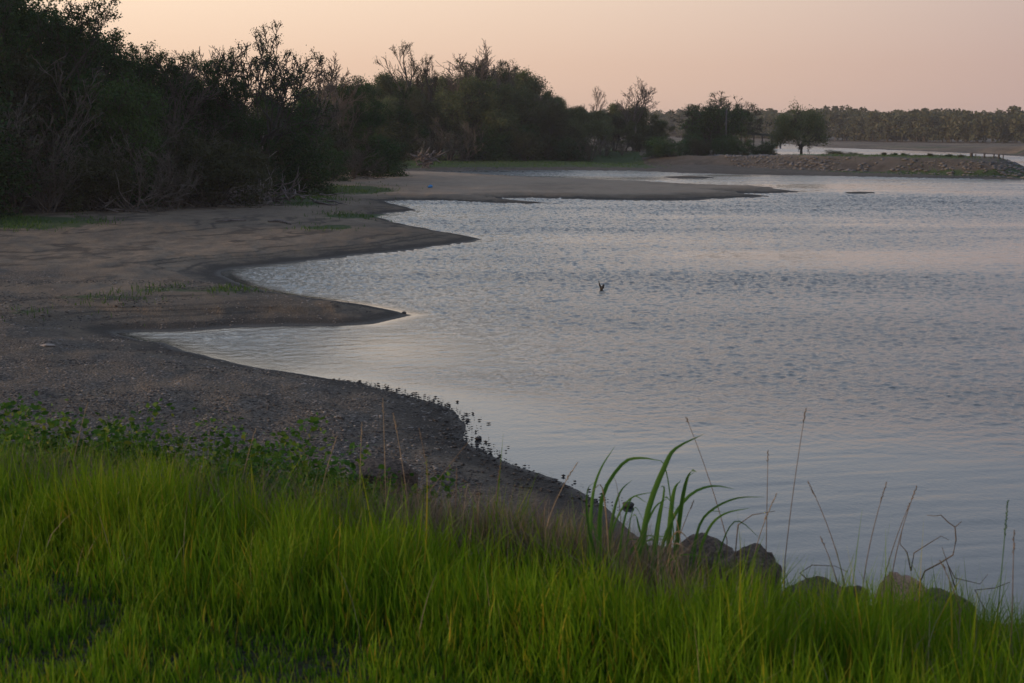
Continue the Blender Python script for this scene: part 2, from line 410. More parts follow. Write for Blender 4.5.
M_post = simple('post_wood', (0.07, 0.06, 0.058), .85, .3, 5, .3)
M_roof = simple('shelter_roof', (0.055, 0.070, 0.062), .7, .2, 5, .1)
M_navy = simple('navy_paint', (0.035, 0.045, 0.10), .6, .2, 5, .1)
M_orange = simple('orange_paint', (0.30, 0.12, 0.06), .6, .2, 5, .1)

# ------------------------------------------------------------------ ground sheet and lake
def polar(n_in, rings, half=23):
    a_f = np.radians(np.linspace(-half, half, n_in))
    a_o = np.radians(np.linspace(half, 360 - half, 92))[1:-1]
    az = np.concatenate([a_f, a_o])
    A, D = np.meshgrid(az, rings)
    x = np.sin(A) * D; y = np.cos(A) * D
    na, nr = len(az), len(rings)
    i = np.arange(nr - 1)[:, None] * na; j = np.arange(na)[None, :]; j2 = (j + 1) % na
    f = np.stack([i + j, i + j2, i + na + j2, i + na + j], -1).reshape(-1, 4)[:, ::-1]
    return x.ravel(), y.ravel(), f, na
rings = np.concatenate([[0.4, 0.9, 1.6], np.exp(np.linspace(math.log(2.4), math.log(24), 200))[:-1], np.exp(np.linspace(math.log(24), math.log(260), 400)), np.exp(np.linspace(math.log(265), math.log(1500), 90))])
X, Y, Fc, na = polar(620, rings)
sh = shore(X, Y)
Z = height(X, Y, sh)
v = np.stack([X, Y, Z], 1)
me = mesh_np('ground', v, Fc); smooth(me)
px_, py_ = proj(X, np.maximum(Y, 0.1), Z)
a, b_, c_ = sh
a_shore = a
bk = bank(X, Y)
onbank = np.clip((bk - Z + 0.12) / 0.1, 0, 1) * (Y < 40)
crest = np.interp(X, CRX, CRY)
green = np.zeros_like(X)
green = np.maximum(green, .0 * onbank * np.clip(1.3 - (Y - crest) / 2.2, 0, 1))
green = np.maximum(green, np.where((b_ > 6) & (Y > 120) & (Y < 330), np.clip((b_ - np.interp(X, SPX, SPW) - .75 * np.interp(X, SPX, SPR)) / 2, 0, 1) * 0.85 * (0.7 + 1.0 * fbm(X * .2, Y * .1, 3)), 0))
green = np.maximum(green, np.where((X < 14) & (b_ > 4.5) & (Y > 120), 0.85, 0))
GREENS = [(300, 200, 34, 5), (345, 190, 45, 4), (335, 227, 16, 2.2), (318, 228, 10, 1.6), (352, 216, 26, 2.2), (250, 178, 70, 5), (20, 222, 70, 6), (200, 290, 110, 4), (120, 297, 90, 3), (30, 312, 30, 3), (380, 216, 14, 1.5)]
for gx, gy, rx, ry in GREENS:
    q = ((px_ - gx) / rx) ** 2 + ((py_ - gy) / ry) ** 2
    green = np.maximum(green, np.where(Y > 8, np.exp(-q * .8) * (1.3 if gy < 250 else 0.6), 0))
gravel = np.clip((a - 0.2) / 2, 0, 1) * np.clip((34 - Y) / 10, 0, 1) + 0.25 * np.clip((60 - Y) / 30, 0, 1)
gravel = np.maximum(gravel, np.exp(-((px_ - 20) / 70) ** 2 - ((py_ - 275) / 8) ** 2))
sandy = np.clip((Y - 62) / 30, 0, 1) * np.clip((a_shore - .6) / 2, 0, 1) * (X > -30) * (b_ < 0)
muddy = 1 - np.clip((Y - 300) / 60, 0, 1)
wq = np.interp(X, SPX, SPW)
onP2 = (b_ > 0) & (Y > 105) & (Y < 240)
mud = np.where(onP2, np.clip((wq + 5 - b_) / 3, 0, 1), 0)
band = np.where(onP2 & (X > 28), np.exp(-((b_ - wq * .75 - .6) / 1.3) ** 2), 0) * np.clip(.95 + 2.2 * fbm(X * .3, Y * .3, 2), 0, 1.2)
green = np.maximum(green, band)
for nm, ar in (('sandy', sandy), ('thatch', onbank * np.clip(1.6 - (Y - crest) / 3, 0, 1)), ('mud', mud.astype(float)), ('green', green), ('gravel', np.clip(gravel, 0, 1)), ('muddy', muddy)):
    at_ = me.attributes.new(nm, 'FLOAT', 'POINT'); at_.data.foreach_set('value', ar.astype(np.float32))
g = link('ground', me, M_ground); tag(g, 'brown sand and mud shore with grassy bank round the lake', 'ground', kind='structure')

wr = np.concatenate([np.exp(np.linspace(math.log(8), math.log(125), 1250)), np.exp(np.linspace(math.log(126.5), math.log(1500), 190))])
X2, Y2, F2, _ = polar(1250, wr, 21.5)
s1, s2, s3 = shore(X2, Y2)
ds = -np.maximum(np.maximum(s1, s2), s3)
D2 = np.hypot(X2, Y2)
nearw = np.clip((D2 - 19.5) / 6, 0, 1)
r_ = np.clip((ds - 0.1) / np.clip(4.5 - Y2 * 0.11, .6, 5), 0.0, 1)
ppx, ppy = proj(X2, np.maximum(Y2, .1), np.zeros_like(X2))
inlet = np.exp(-(((ppx - 385) / 135) ** 2 + ((ppy - 348) / 36) ** 2) * 1.1)
r_ = r_ * (0.06 + 0.94 * nearw) * (1 - .86 * inlet)
r_ = np.maximum(r_, .75 * np.clip((Y2 - 40) / 15, 0, 1))
gust = .80 + 1.5 * fbm(X2 * .045 + 3, Y2 * .07, 3) + 1.0 * fbm(X2 * .10, Y2 * .30 + 7, 2)
gust += .35 * np.exp(-(((ppx - 780) / 260) ** 2 + ((ppy - 350) / 26) ** 2)) - .35 * np.exp(-(((ppx - 480) / 130) ** 2 + ((ppy - 400) / 30) ** 2))
r_ = r_ * np.clip(gust, .35, 1.4)
c8, s8 = math.cos(.25), math.sin(.25); U = X2 * c8 + Y2 * s8; Vv = -X2 * s8 + Y2 * c8
WAMP = 0.098
wz = WAMP * (.30 * fbm(U * 2.4, Vv * 3.6, 1) + .42 * fbm(U * 7.0 + 31, Vv * 7.5, 1) + .30 * fbm(U * 14 + 11, Vv * 12, 1)) * r_ * np.clip(D2 / 60, .55, 1.6)
wz += .010 * fbm(U * .8, Vv * 3.6, 2) * np.clip(ds / 2, 0, 1)
wz = np.where((np.abs(np.arctan2(X2, Y2)) < R(21.4)) & (D2 < 420), wz, 0)
me = mesh_np('lake', np.stack([X2, Y2, wz], 1), F2); smooth(me)
for nm, ar in (('ripple', r_), ('fardist', np.clip((D2 - 40) / 90, 0, 1))):
    at_ = me.attributes.new(nm, 'FLOAT', 'POINT'); at_.data.foreach_set('value', ar.astype(np.float32))
w = link('water', me, M_water); tag(w, 'rippled grey lake water reflecting the pale dusk sky', 'water', kind='structure')

# ------------------------------------------------------------------ haze
mh = bpy.data.materials.new('haze'); mh.use_nodes = True; th = mh.node_tree; th.nodes.clear()
ho = N(th, 'ShaderNodeOutputMaterial'); hv = N(th, 'ShaderNodeVolumePrincipled')
hv.inputs['Color'].default_value = (0.92, 0.90, 0.92, 1); hv.inputs['Density'].default_value = 0.00024
L(th, hv.outputs[0], ho.inputs['Volume'])
hb = MB(); hb.box((0, 0, 7.0), (3400, 3400, 20.0)); ho_ = hb.build('haze', mh, sm=False)
tag(ho_, 'thin dusk haze over the lake', 'haze', kind='stuff')

# ------------------------------------------------------------------ trees
def rdir(d, ang, r):
    d = d.normalized(); q = Vector(r.normal(size=3)); q -= d * q.dot(d); q.normalize()
    return (d * math.cos(ang) + q * math.sin(ang)).normalized()
def grow(seed, height, r0, levels=4, spread=0.75, kids=(4, 5, 5, 4), lens=(1, .5, .5, .5), trunks=1, trop=0.10, wob=0.16, start=0.35, first_ang=0.15):
    """returns branch polylines [(pts, radii, level)] and tip points"""
    r = np.random.default_rng(seed); out = []; tips = []
    def br(p, d, length, rad, lv):
        n = 6 if lv == 0 else 4 if lv < 3 else 3
        pts = [p.copy()]; rads = [rad]; dd = d.copy()
        for i in range(n):
            dd = (dd + Vector(r.normal(size=3)) * wob + Vector((0, 0, trop))).normalized()
            p = p + dd * (length / n); pts.append(p.copy()); rads.append(max(rad * (1 - 0.75 * (i + 1) / n), 0.006))
        out.append((pts, rads, lv))
        if lv >= levels:
            tips.extend([pts[-1], pts[-2]]); return
        k = kids[min(lv, len(kids) - 1)]
        for j in range(k):
            tpos = start + (1 - start) * (j + r.random()) / k
            idx = tpos * n; i0 = min(int(idx), n - 1); q = pts[i0].lerp(pts[i0 + 1], idx - i0)
            rr_ = rads[i0] * 0.62
            dd2 = rdir((pts[i0 + 1] - pts[i0]), spread * (0.6 + 0.6 * r.random()), r)
            ln = length * lens[min(lv + 1, len(lens) - 1)] * (1.15 - 0.45 * tpos) * (0.7 + 0.6 * r.random())
            br(q, dd2, ln, rr_, lv + 1)
        tips.append(pts[-1])
    for k in range(trunks):
        d = rdir(Vector((0, 0, 1)), first_ang * (0.6 + 0.8 * r.random()) if trunks > 1 else 0.04, r)
        off = Vector((r.normal() * .12, r.normal() * .12, 0)) if trunks > 1 else Vector((0, 0, 0))
        br(off - d * .15, d, height * (0.62 if trunks == 1 else 0.66) * (0.85 + 0.3 * r.random() if trunks > 1 else 1), r0, 0)
    zmax = max(max(p.z for p in pts) for pts, _, _ in out)
    s = height / zmax
    out = [([p * s for p in pts], [max(q * s, .006) for q in rads], lv) for pts, rads, lv in out]
    tips = [p * s for p in tips]
    return out, tips, r
def wood(out, thin=0.0, minr=0.0):
    b = MB()
    for pts, rads, lv in out:
        b.tube(pts, [max(q, minr) for q in rads], 8 if lv == 0 else 5 if lv == 1 else 3, cap=False)
    return b
protos = {}
def tree_proto(key, name, cat, seed, height, r0, leaves=10000, size=.11, clump=.45, lmat=None, bmat=None, sub=1.0, base=False, minr=0.012, **kw):
    out, tips, r = grow(seed, height, r0, **kw)
    root = thing(name, '', cat)
    wood(out, minr=minr).build('trunk', bmat or M_bark, root)
    if leaves:
        T = np.array([tuple(p) for p in tips]); keep = r.random(len(T)) < sub; T = T[keep]
        wts = r.random(len(T)) ** 1.5; wts /= wts.sum()
        idx = r.choice(len(T), leaves, p=wts)
        c = T[idx] + r.normal(size=(leaves, 3)) * clump * np.array([1, 1, .7])
        if base:
            c[:, 2] = np.abs(c[:, 2])
        link('crown', leaf_mesh('crown', c, size, r), lmat or M_leafd, root)
    protos[key] = (root, height)
    return root
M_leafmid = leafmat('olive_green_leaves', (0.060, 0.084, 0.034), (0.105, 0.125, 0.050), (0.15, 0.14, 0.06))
K4 = dict(levels=4, kids=(9, 5, 4, 3), lens=(1, .52, .5, .5, .5))
tree_proto('leafy_a', 'leafy_tree', 'tree', 11, 8, .22, 34000, .058, .26, spread=.85, start=.22, **K4)
tree_proto('leafy_b', 'leafy_tree', 'tree', 12, 8, .20, 32000, .058, .24, trunks=2, first_ang=.25, spread=.8, start=.25, **K4)
tree_proto('leafy_c', 'leafy_tree', 'tree', 13, 8, .20, 28000, .058, .22, lmat=M_leafo, trunks=2, first_ang=.3, spread=.8, start=.2, **K4)
tree_proto('spiky', 'leafy_tree', 'tree', 19, 8, .18, 17000, .05, .13, trunks=2, first_ang=.28, spread=.7, start=.3, trop=.16, **K4)
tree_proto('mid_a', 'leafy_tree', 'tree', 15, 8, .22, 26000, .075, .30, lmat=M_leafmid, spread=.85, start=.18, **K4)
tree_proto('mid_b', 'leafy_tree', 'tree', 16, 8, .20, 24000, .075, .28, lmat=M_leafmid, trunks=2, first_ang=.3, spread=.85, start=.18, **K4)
tree_proto('green', 'green_tree', 'tree', 14, 5, .12, 22000, .06, .22, lmat=M_leafm, trunks=3, first_ang=.35, spread=.8, start=.12, **K4)
tree_proto('bare_a', 'bare_tree', 'tree', 21, 9, .20, 0, spread=.7, start=.25, levels=4, kids=(9, 6, 5, 3), lens=(1, .55, .55, .5, .5), minr=.016, bmat=M_twig)
tree_proto('bare_b', 'bare_tree', 'tree', 22, 9, .16, 0, trunks=2, first_ang=.35, spread=.65, start=.25, levels=4, kids=(8, 6, 5, 3), lens=(1, .55, .55, .5, .5), minr=.016, bmat=M_twig)
tree_proto('tufted', 'tufted_bare_tree', 'tree', 26, 9, .20, 11500, .045, .15, trunks=3, first_ang=.42, spread=.8, start=.42, levels=4, kids=(8, 5, 4, 3), lens=(1, .62, .5, .5, .5), minr=.024, sub=.6, trop=.07, bmat=M_bark)
tree_proto('vine', 'vine_hung_tree', 'tree', 27, 9, .20, 3800, .045, .14, trunks=2, first_ang=.18, spread=.45, start=.4, levels=3, kids=(7, 5, 4), lens=(1, .4, .5, .5), minr=.022, sub=.6, lmat=M_leafo, bmat=M_bark)
tree_proto('shrub_a', 'leafy_shrub', 'shrub', 31, 3, .04, 15000, .05, .22, trunks=7, first_ang=.75, spread=.7, start=.1, levels=2, kids=(7, 5), lens=(1, .5, .5), base=True)
tree_proto('shrub_b', 'leafy_shrub', 'shrub', 32, 3, .04, 15000, .05, .20, trunks=8, first_ang=.6, spread=.7, start=.1, levels=2, kids=(7, 5), lens=(1, .5, .5), base=True, lmat=M_leafo)
tree_proto('twiggy', 'twiggy_shrub', 'shrub', 33, 4, .035, 900, .06, .2, trunks=9, first_ang=.55, spread=.5, start=.15, levels=3, kids=(6, 4, 3), lens=(1, .5, .5, .5), minr=.010, bmat=M_twig, lmat=M_leafo)
tree_proto('twiggy_b', 'twiggy_shrub', 'shrub', 34, 4, .04, 400, .06, .2, trunks=6, first_ang=.8, spread=.55, start=.15, levels=3, kids=(6, 5, 3), lens=(1, .55, .5, .5), wob=.25, minr=.012, bmat=M_twig, lmat=M_leafo)
# the lone round tree: short trunk, domed spreading crown
def lone():
    out, tips, r = grow(41, 6.2, .34, levels=4, spread=1.0, kids=(8, 5, 4, 3), lens=(1, .95, .5, .5, .5), start=.32, trop=.05)
    root = thing('oak_tree', 'round domed tree standing alone on the grass strip by the water', 'tree')
    s = np.array([1.25, 1.25, 1.0])
    out = [([Vector(np.array(p) * s) for p in pts], rads, lv) for pts, rads, lv in out]
    out = [([Vector((p.x * .86, p.y * .86, p.z * .90)) for p in pts], rads, lv) for pts, rads, lv in out]
    wood(out, minr=.03).build('trunk', M_bark, root)
    cs = []
    for k in range(48):
        th = r.random() * 6.283; u = r.random() ** .5
        rr = 3.9 * u; top = 1.9 + 4.2 * math.sqrt(max(0, 1 - (u * .97) ** 2)); bot = 1.9 + .9 * (1 - u)
        z = bot + (top - bot) * r.random() ** .6
        cs.append((rr * math.cos(th), rr * math.sin(th), z))
    cs = np.array(cs); n = 17000
    c = cs[r.integers(0, len(cs), n)] + r.normal(size=(n, 3)) * np.array([.5, .5, .38])
    c = c[c[:, 2] > 1.75]; c[:, :2] *= 1.08
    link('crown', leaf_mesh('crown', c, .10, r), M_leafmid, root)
    return root

used = set()
def put(key, px, y, ytop, label, group=None, wide=1.0, zoff=-0.05, name=None):
    """a tree at image column px and forward distance y whose top reaches image row ytop"""
    root, h0 = protos[key]
    x = (px - CX) / F * (y * cp + CAMH * sp) ; z = H(x, y)
    top = CAMH + (HOR - ytop) / F * y
    s = max((top - z) / h0, 0.1)
    rz = rng.random() * 6.283
    o = dup(root, (x, y, z + zoff), rz, (s * wide, s * wide, s), label, group)
    return o
SKX = [-260, -100, 0, 30, 60, 80, 100, 130, 160, 190, 230, 300, 330, 370, 400, 430, 470, 500, 520, 545, 560, 600, 640, 660, 690]
SKY = [-60, -45, -38, -10, 14, 36, 46, 54, 62, 64, 84, 90, 86, 86, 78, 76, 72, 68, 78, 94, 106, 108, 110, 116, 128]
skyl = lambda px: float(np.interp(px, SKX, SKY))
def dwall(px): return float(np.interp(px, [-300, 0, 100, 200, 240, 300, 385], [52, 62, 64, 70, 76, 93, 114]))
G1 = 'trees of the thicket on the left shore'
G2 = 'shrubs fronting the thicket on the left shore'
G3 = 'twiggy shrubs fronting the thicket on the left shore'
L1 = 'dark leafy tree massed in the thicket along the left shore'
L2 = 'low dark leafy shrub at the foot of the thicket along the left shore'
L3 = 'grey brown leafless shrub tangled into the thicket along the left shore'
for row, (off, keys, dy) in enumerate([(16, ['leafy_a', 'leafy_b', 'leafy_c', 'leafy_a'], 0), (9, ['leafy_b', 'spiky', 'leafy_a', 'spiky'], 8)]):
    px = -190 + row * 11
    while px < 372:
        d = dwall(px) + off + rng.random() * 3
        hj = 8 * rng.normal()
        put(keys[rng.integers(len(keys))], px, d, skyl(px) + dy + hj + (0 if row else 12), L1, G1, wide=1.0)
        px += (F / d) * (2.1 + 1.0 * rng.random())
# second tier, lower
px = -180
while px < 375:
    d = dwall(px) + 5 + rng.random() * 2
    base_y = 128 + 3 * 1600 / d
    put(['twiggy', 'leafy_b', 'twiggy_b', 'leafy_c', 'twiggy'][rng.integers(5)], px, d, skyl(px) + (base_y - skyl(px)) * (.22 + .22 * rng.random()), L3 if rng.random() < 0 else 'mid height tree or tall bush within the dark thicket on the left shore', 'mid height growth of the thicket on the left shore', wide=1.15)
    px += (F / d) * (1.5 + .8 * rng.random())
px = -170
while px < 388:
    d = dwall(px) + 1.0 + rng.random() * 2
    base_y = 128 + 3 * 1600 / d
    k = ['shrub_a', 'twiggy_b', 'shrub_b', 'twiggy', 'shrub_a'][rng.integers(5)]
    lf = 'shrub' in k
    put(k, px, d, base_y - (base_y - skyl(px)) * (.32 + .25 * rng.random()), L2 if lf else L3, G2 if lf else G3, wide=1.2)
    px += (F / d) * (1.2 + .7 * rng.random())
# the wall's lower hem: more dense shrubs so nothing shines through
px = -170
while px < 380:
    d = dwall(px) + 7.5 + rng.random() * 2
    base_y = 128 + 3 * 1600 / d
    put(['shrub_a', 'shrub_b'][rng.integers(2)], px, d, base_y - (base_y - skyl(px)) * (.45 + .2 * rng.random()), 'dense bush filling the inside of the thicket on the left shore', 'bushes inside the thicket on the left shore', wide=1.1)
    px += (F / d) * (1.7 + .7 * rng.random())
# trees one can tell apart on the left skyline
for px, yt, k, lb in [(8, -34, 'spiky', 'tall ragged leafy tree cut off by the top left corner of the picture'), (44, -4, 'spiky', 'ragged leafy tree whose thin top touches the upper frame near the left corner'),
        (100, 40, 'tufted', 'open branching tree with thin leaf tufts on the upper left skyline'), (146, 50, 'spiky', 'thin ragged tree on the left skyline where the mass first steps down'),
        (165, 50, 'bare_b', 'fine leafless twigs of a small tree on the left skyline'), 
        (228, 76, 'spiky', 'short leafy tree in the shade below the big open tree'), (284, 86, 'spiky', 'short leafy tree between the big open tree and the fan shaped bare tree'), (352, 84, 'spiky', 'short leafy tree on the skyline near the right end of the left thicket'), (385, 82, 'spiky', 'leafy tree on the skyline where the two woods meet')]:
    put(k, px, dwall(px) + 6 + 3 * rng.random(), yt, lb, wide=.95)
put('spiky', 82, 72, 26, 'tall open leafy tree rising against the sky near the upper left corner')
put('spiky', 118, 76, 42, 'spiky topped leafy tree on the left skyline, right of the tallest mass')
put('spiky', 178, 80, 54, 'small pointed leafy tree on the skyline left of the pale leafless tree')
put('bare_b', 204, 84, 46, 'pale leafless tree just left of the big open crowned tree')
put('tufted', 264, 84, 22, 'big open crowned tree with tufted bare limbs standing above the left thicket', wide=.85)
put('bare_a', 308, 104, 52, 'leafless fan shaped tree on the skyline right of the big open crowned tree', wide=1.1)
put('bare_b', 335, 108, 66, 'small leafless tree leaning right beside the fan shaped bare tree')
put('green', 128, 69.5, 82, 'brighter green bush in the middle of the dark left thicket', wide=.8)
put('shrub_a', 372, 113, 134, 'rounded dark shrub at the right hand end of the left thicket', wide=1.3)

# middle wood behind the channel
def dmid(px): return float(np.interp(px, [330, 420, 560, 690], [172, 170, 172, 182]))
G4 = 'trees of the wood behind the channel'; G5 = 'shrubs at the foot of the wood behind the channel'
for row in range(3):
    px = 335 + row * 9
    while px < (668 if row < 2 else 640):
        d = dmid(px) + 9 * row + 3 + rng.random() * 3
        put(['mid_a', 'mid_b', 'leafy_c', 'mid_a', 'mid_b'][rng.integers(5)], px, d, skyl(px) + 5 * rng.normal() + (14 if row == 0 else 4), 'dense leafy tree in the wood behind the narrow channel', G4, wide=1.0)
        px += (F / d) * (2.0 + 1.2 * rng.random())
px = 345
while px < 690:
    d = dmid(px) + rng.random() * 3
    by = 157
    put(['shrub_a', 'shrub_b', 'shrub_a', 'twiggy'][rng.integers(4)], px, d, by - (by - skyl(px)) * (.35 + .2 * rng.random()) if px < 640 else 134, 'low shrub at the foot of the wood behind the narrow channel', G5, wide=1.35)
    px += (F / d) * (1.6 + .8 * rng.random())
put('vine', 413, 176, 44, 'thin vine hung leafless tree, leftmost of those above the middle wood', wide=.8)
put('vine', 432, 178, 56, 'short spindly leafless tree between the two tallest above the middle wood', wide=.6)
put('bare_a', 462, 176, 41, 'tallest broad leafless tree rising above the middle wood', wide=1.15)
put('spiky', 494, 178, 60, 'thin leafed tree right of the tallest bare tree above the middle wood')
put('bare_b', 516, 180, 66, 'small leafless tree on the right shoulder of the middle wood', wide=.7)
put('bare_b', 592, 230, 86, 'faint small leafless tree in the dip right of the middle wood', wide=.7)
put('bare_a', 633, 190, 77, 'leafless tree with ivy dark trunk standing near the end of the middle wood', wide=1.15)
put('mid_a', 622, 205, 104, 'low rounded tree behind the leafless ivy trunk tree')
put('tufted', 707, 196, 91, 'flat topped open tree with bare tufts above the green tree', wide=1.5)
put('green', 716, 190, 106, 'bright green bushy tree below the flat topped open tree', wide=1.1)
put('green', 703, 196, 118, 'smaller dull green tree left of the bright green tree', wide=1.0)
put('mid_b', 741, 260, 111, 'hazy rounded tree behind and right of the bright green tree')
put('shrub_a', 722, 178, 134, 'dark bush at the left end of the hedge below the picnic shelter', 'bushes below the picnic shelter', wide=1.1)
put('shrub_a', 740, 178, 135, 'dark bush in the middle of the hedge below the picnic shelter', 'bushes below the picnic shelter', wide=1.2)
put('shrub_a', 760, 178, 140.5, 'low dark bush at the right end of the hedge below the picnic shelter', 'bushes below the picnic shelter', wide=1.7)
put('shrub_b', 700, 180, 138, 'brownish bush under the bright green tree', wide=1.3)
put('shrub_a', 668, 172, 136, 'rounded dark bush at the right foot of the middle wood', wide=1.6)
for i, (px, yy_, yt, k) in enumerate([(838, 165, 149.5, 'shrub_b'), (858, 158, 151.5, 'shrub_a'), (884, 152, 152, 'shrub_b'), (905, 149, 153, 'shrub_a'), (930, 146, 154.5, 'shrub_b'), (948, 143, 156, 'shrub_a'), (745, 172, 152, 'shrub_b'),
        (822, 160, 157.5, 'shrub_b'), (830, 160, 158, 'shrub_b'), (893, 150, 160, 'shrub_a'), (960, 141, 161, 'shrub_b')]):
    put(k, px, yy_, yt, 'low scrubby bush on the rubble and grass slope of the spit', 'low bushes along the spit', wide=2.2)
o = lone()
xx, yy = (797 - CX) / F * 186, 185; o.location = (xx, yy, H(xx, yy) - .05)
s = (CAMH + (HOR - 104.5) / F * yy - o.location.z) / 6.4; o.scale = (s * 0.68, s * 0.68, s)
for k, (r0, h0) in protos.items():          # the prototypes themselves leave the scene
    for ch in list(r0.children): bpy.data.objects.remove(ch)
    bpy.data.objects.remove(r0)

# far wood beyond the lake
def farwood():
    r = np.random.default_rng(55); cs = []; b = MB(); out = []
    pts = [(-300, 640), (0, 660), (60, 640), (90, 470), (115, 400), (160, 350), (230, 300), (330, 270)]
    seg = []
    for (x0, y0), (x1, y1) in zip(pts[:-1], pts[1:]):
        n = int(math.hypot(x1 - x0, y1 - y0) / 3.2)
        for i in range(n):
            u = (i + r.random()) / n; seg.append((x0 + (x1 - x0) * u, y0 + (y1 - y0) * u))
    V = []
    for (x, y) in seg:
        for row in range(3):
            xx = x + r.normal() * 1.5 + row * 3.0; yy = y + row * 7 + r.normal() * 2
            z = 0.7; h = (6.4 + 1.5 * r.random() ** 1.3 + 2.2 * float(fbm(np.array([xx * .05]), np.array([yy * .05]), 2)[0]) + row * .5) * (1 + max(0, yy - 400) / 260 * .40)
            b.tube([(xx, yy, z - .5), (xx + r.normal() * .2, yy, z + h * .45), (xx + r.normal() * .5, yy, z + h * .85)], [.14, .10, .05], 4, cap=False)
            m = 11 + int(r.integers(4))
            for k in range(m):
                cc = np.array([xx + r.normal() * 1.3, yy + r.normal() * 1.3, z + h * (.06 + .80 * r.random() ** .8)])
                q = 70
                d = r.normal(size=(q, 3)); d /= np.linalg.norm(d, axis=1)[:, None]
                V.append(cc + d * (np.array([1.5, 1.5, 1.0]) * (.55 + .45 * r.random()) * (.6 + .75 * r.random((q, 1)))))
    V = np.concatenate(V)
    me = leaf_mesh('far_wood', V, .34, r, .7)
    o = link('far_wood', me, M_farleaf_hazed)
    tag(o, 'hazy wood along the far shore beyond the lake', 'wood', kind='stuff')
    # its trunks, part of the same mass
    t_ = b.build('trunks', M_twig, o); t_['kind'] = 'stuff'
farwood()

# ------------------------------------------------------------------ grass on the bank
def blades(x, y, z, h, wdt, r, bend=.35, levels=4):
    n = len(x); a = r.random(n) * 6.283; fa = a + r.normal(size=n) * .7 + 1.57
    T = np.linspace(0, 1, levels + 1); W = np.array([1, 1, .8, .5, .06]) if levels == 4 else np.array([1, .75, .06])
    be = bend * (0.2 + r.random(n) ** 1.5 * 1.3)
    lx, ly = np.cos(a), np.sin(a); wx, wy = np.cos(fa), np.sin(fa)
    tl = r.normal(size=n) * .10; tl2 = r.normal(size=n) * .10
    vs = []; al = []
    for k, tt in enumerate(T):
        cx_ = x + lx * h * be * tt ** 2 + tl * h * tt; cy_ = y + ly * h * be * tt ** 2 + tl2 * h * tt; cz_ = z + h * (tt - .35 * be * tt ** 2.2)
        for s_ in (-1, 1):
            vs.append(np.stack([cx_ + s_ * wx * wdt * W[k] / 2, cy_ + s_ * wy * wdt * W[k] / 2, cz_], 1)); al.append(np.full(n, tt))
    V = np.stack(vs, 1).reshape(-1, 3); AL = np.stack(al, 1).ravel()
    m = 2 * (levels + 1)
    base = (np.arange(n) * m)[:, None, None]
    k = np.arange(levels) * 2
    q = np.stack([k, k + 1, k + 3, k + 2], 1)[None]
    return V, (base + q).reshape(-1, 4), AL
r = np.random.default_rng(9)
n = 300000
th_ = (r.random(n) - .5) * R(56); dd = np.sqrt(r.random(n) * (10.2 ** 2 - 3.6 ** 2) + 3.6 ** 2)
gx = np.sin(th_) * dd; gy = np.cos(th_) * dd
cr = np.interp(gx, CRX, CRY); sc_ = gy - cr
keep = r.random(n) < np.clip(1.0 - (sc_ - .35 - 1.3 * np.clip(gx / .8, 0, 1)) / 1.2, 0.0, 1) + .10 * (sc_ < 2.0) + .03 * (sc_ < 3.8)
clumpn = .55 * fbm(gx * 1.8, gy * 1.8, 2) + .75 * fbm(gx * 7, gy * 5, 2)
keep &= r.random(n) < np.clip(.74 + 2.4 * clumpn, .55, 1)
gx, gy, sc_, cr, clumpn = [q[keep] for q in (gx, gy, sc_, cr, clumpn)]
gz = height(gx, gy)
tall = np.clip((sc_ + .95 + .15 * np.clip(gx + 1.5, 0, 3) + .5 * np.clip(gx, 0, 1.5) + .8 * fbm(gx * .9, gy * .9, 2)) / .6, 0, 1)
hgt = (.070 + .175 * tall) * (.40 + .95 * r.random(len(gx)) ** 1.3) * (1 + 1.5 * clumpn)
hgt = np.where(r.random(len(gx)) < .02, hgt * 1.45, hgt)
V, Fq, AL = blades(gx, gy, gz - .01, hgt, .0056 * (.5 + .9 * r.random(len(gx))), r, .36)
tone = np.repeat(np.clip(.5 + 1.5 * fbm(gx * 1.1 + 9, gy * 1.1, 3) + .25 * r.normal(size=len(gx)), 0, 1), 10)
me = mesh_np('grass', V, Fq)
at_ = me.attributes.new('along', 'FLOAT', 'POINT'); at_.data.foreach_set('value', AL.astype(np.float32))
at_ = me.attributes.new('tone', 'FLOAT', 'POINT'); at_.data.foreach_set('value', tone.astype(np.float32))
tag(link('grass', me, M_grass), 'lush green grass covering the near bank', 'grass', kind='stuff')
# dry straw among it
n = 5200
th_ = (r.random(n) - .5) * R(54); dd = 4.2 + r.random(n) * 5.0
gx = np.sin(th_) * dd; gy = np.cos(th_) * dd; sc_ = gy - np.interp(gx, CRX, CRY)
keep = (sc_ > -1.2) & (sc_ < 2.6) & (r.random(n) < .12 + .88 * (sc_ > -.1)); gx, gy, sc_ = gx[keep], gy[keep], sc_[keep]
V, Fq, AL = blades(gx, gy, height(gx, gy) - .01, (.16 + .22 * r.random(len(gx))), .0028 * (.7 + .7 * r.random(len(gx))), r, .45)
me = mesh_np('dry_grass', V, Fq)
tag(link('dry_grass', me, M_straw), 'thin dry straw stems scattered through the green bank grass', 'dry grass', kind='stuff')
# short grass of the green patches on the shores
r = np.random.default_rng(10)
gi = np.nonzero((green > .5) & (Y > 25) & (Y < 200) & (np.abs(X) < Y * .42) & (Z > .12))[0]
gi = r.choice(gi, 42000); j = np.maximum(Y[gi] * .010, .1)
gx = X[gi] + r.normal(size=len(gi)) * j; gy = Y[gi] + r.normal(size=len(gi)) * j * 2
keep = fbm(gx * .7, gy * .5, 3) > -.06; gx, gy = gx[keep], gy[keep]
V, Fq, AL = blades(gx, gy, height(gx, gy) - .01, (.07 + .12 * r.random(len(gx))), .012 + .0003 * gy, r, .5, 2)
tag(link('shore_grass', mesh_np('shore_grass', V, Fq), M_shoregrass), 'short green grass growing in patches along the shores', 'grass', kind='stuff')

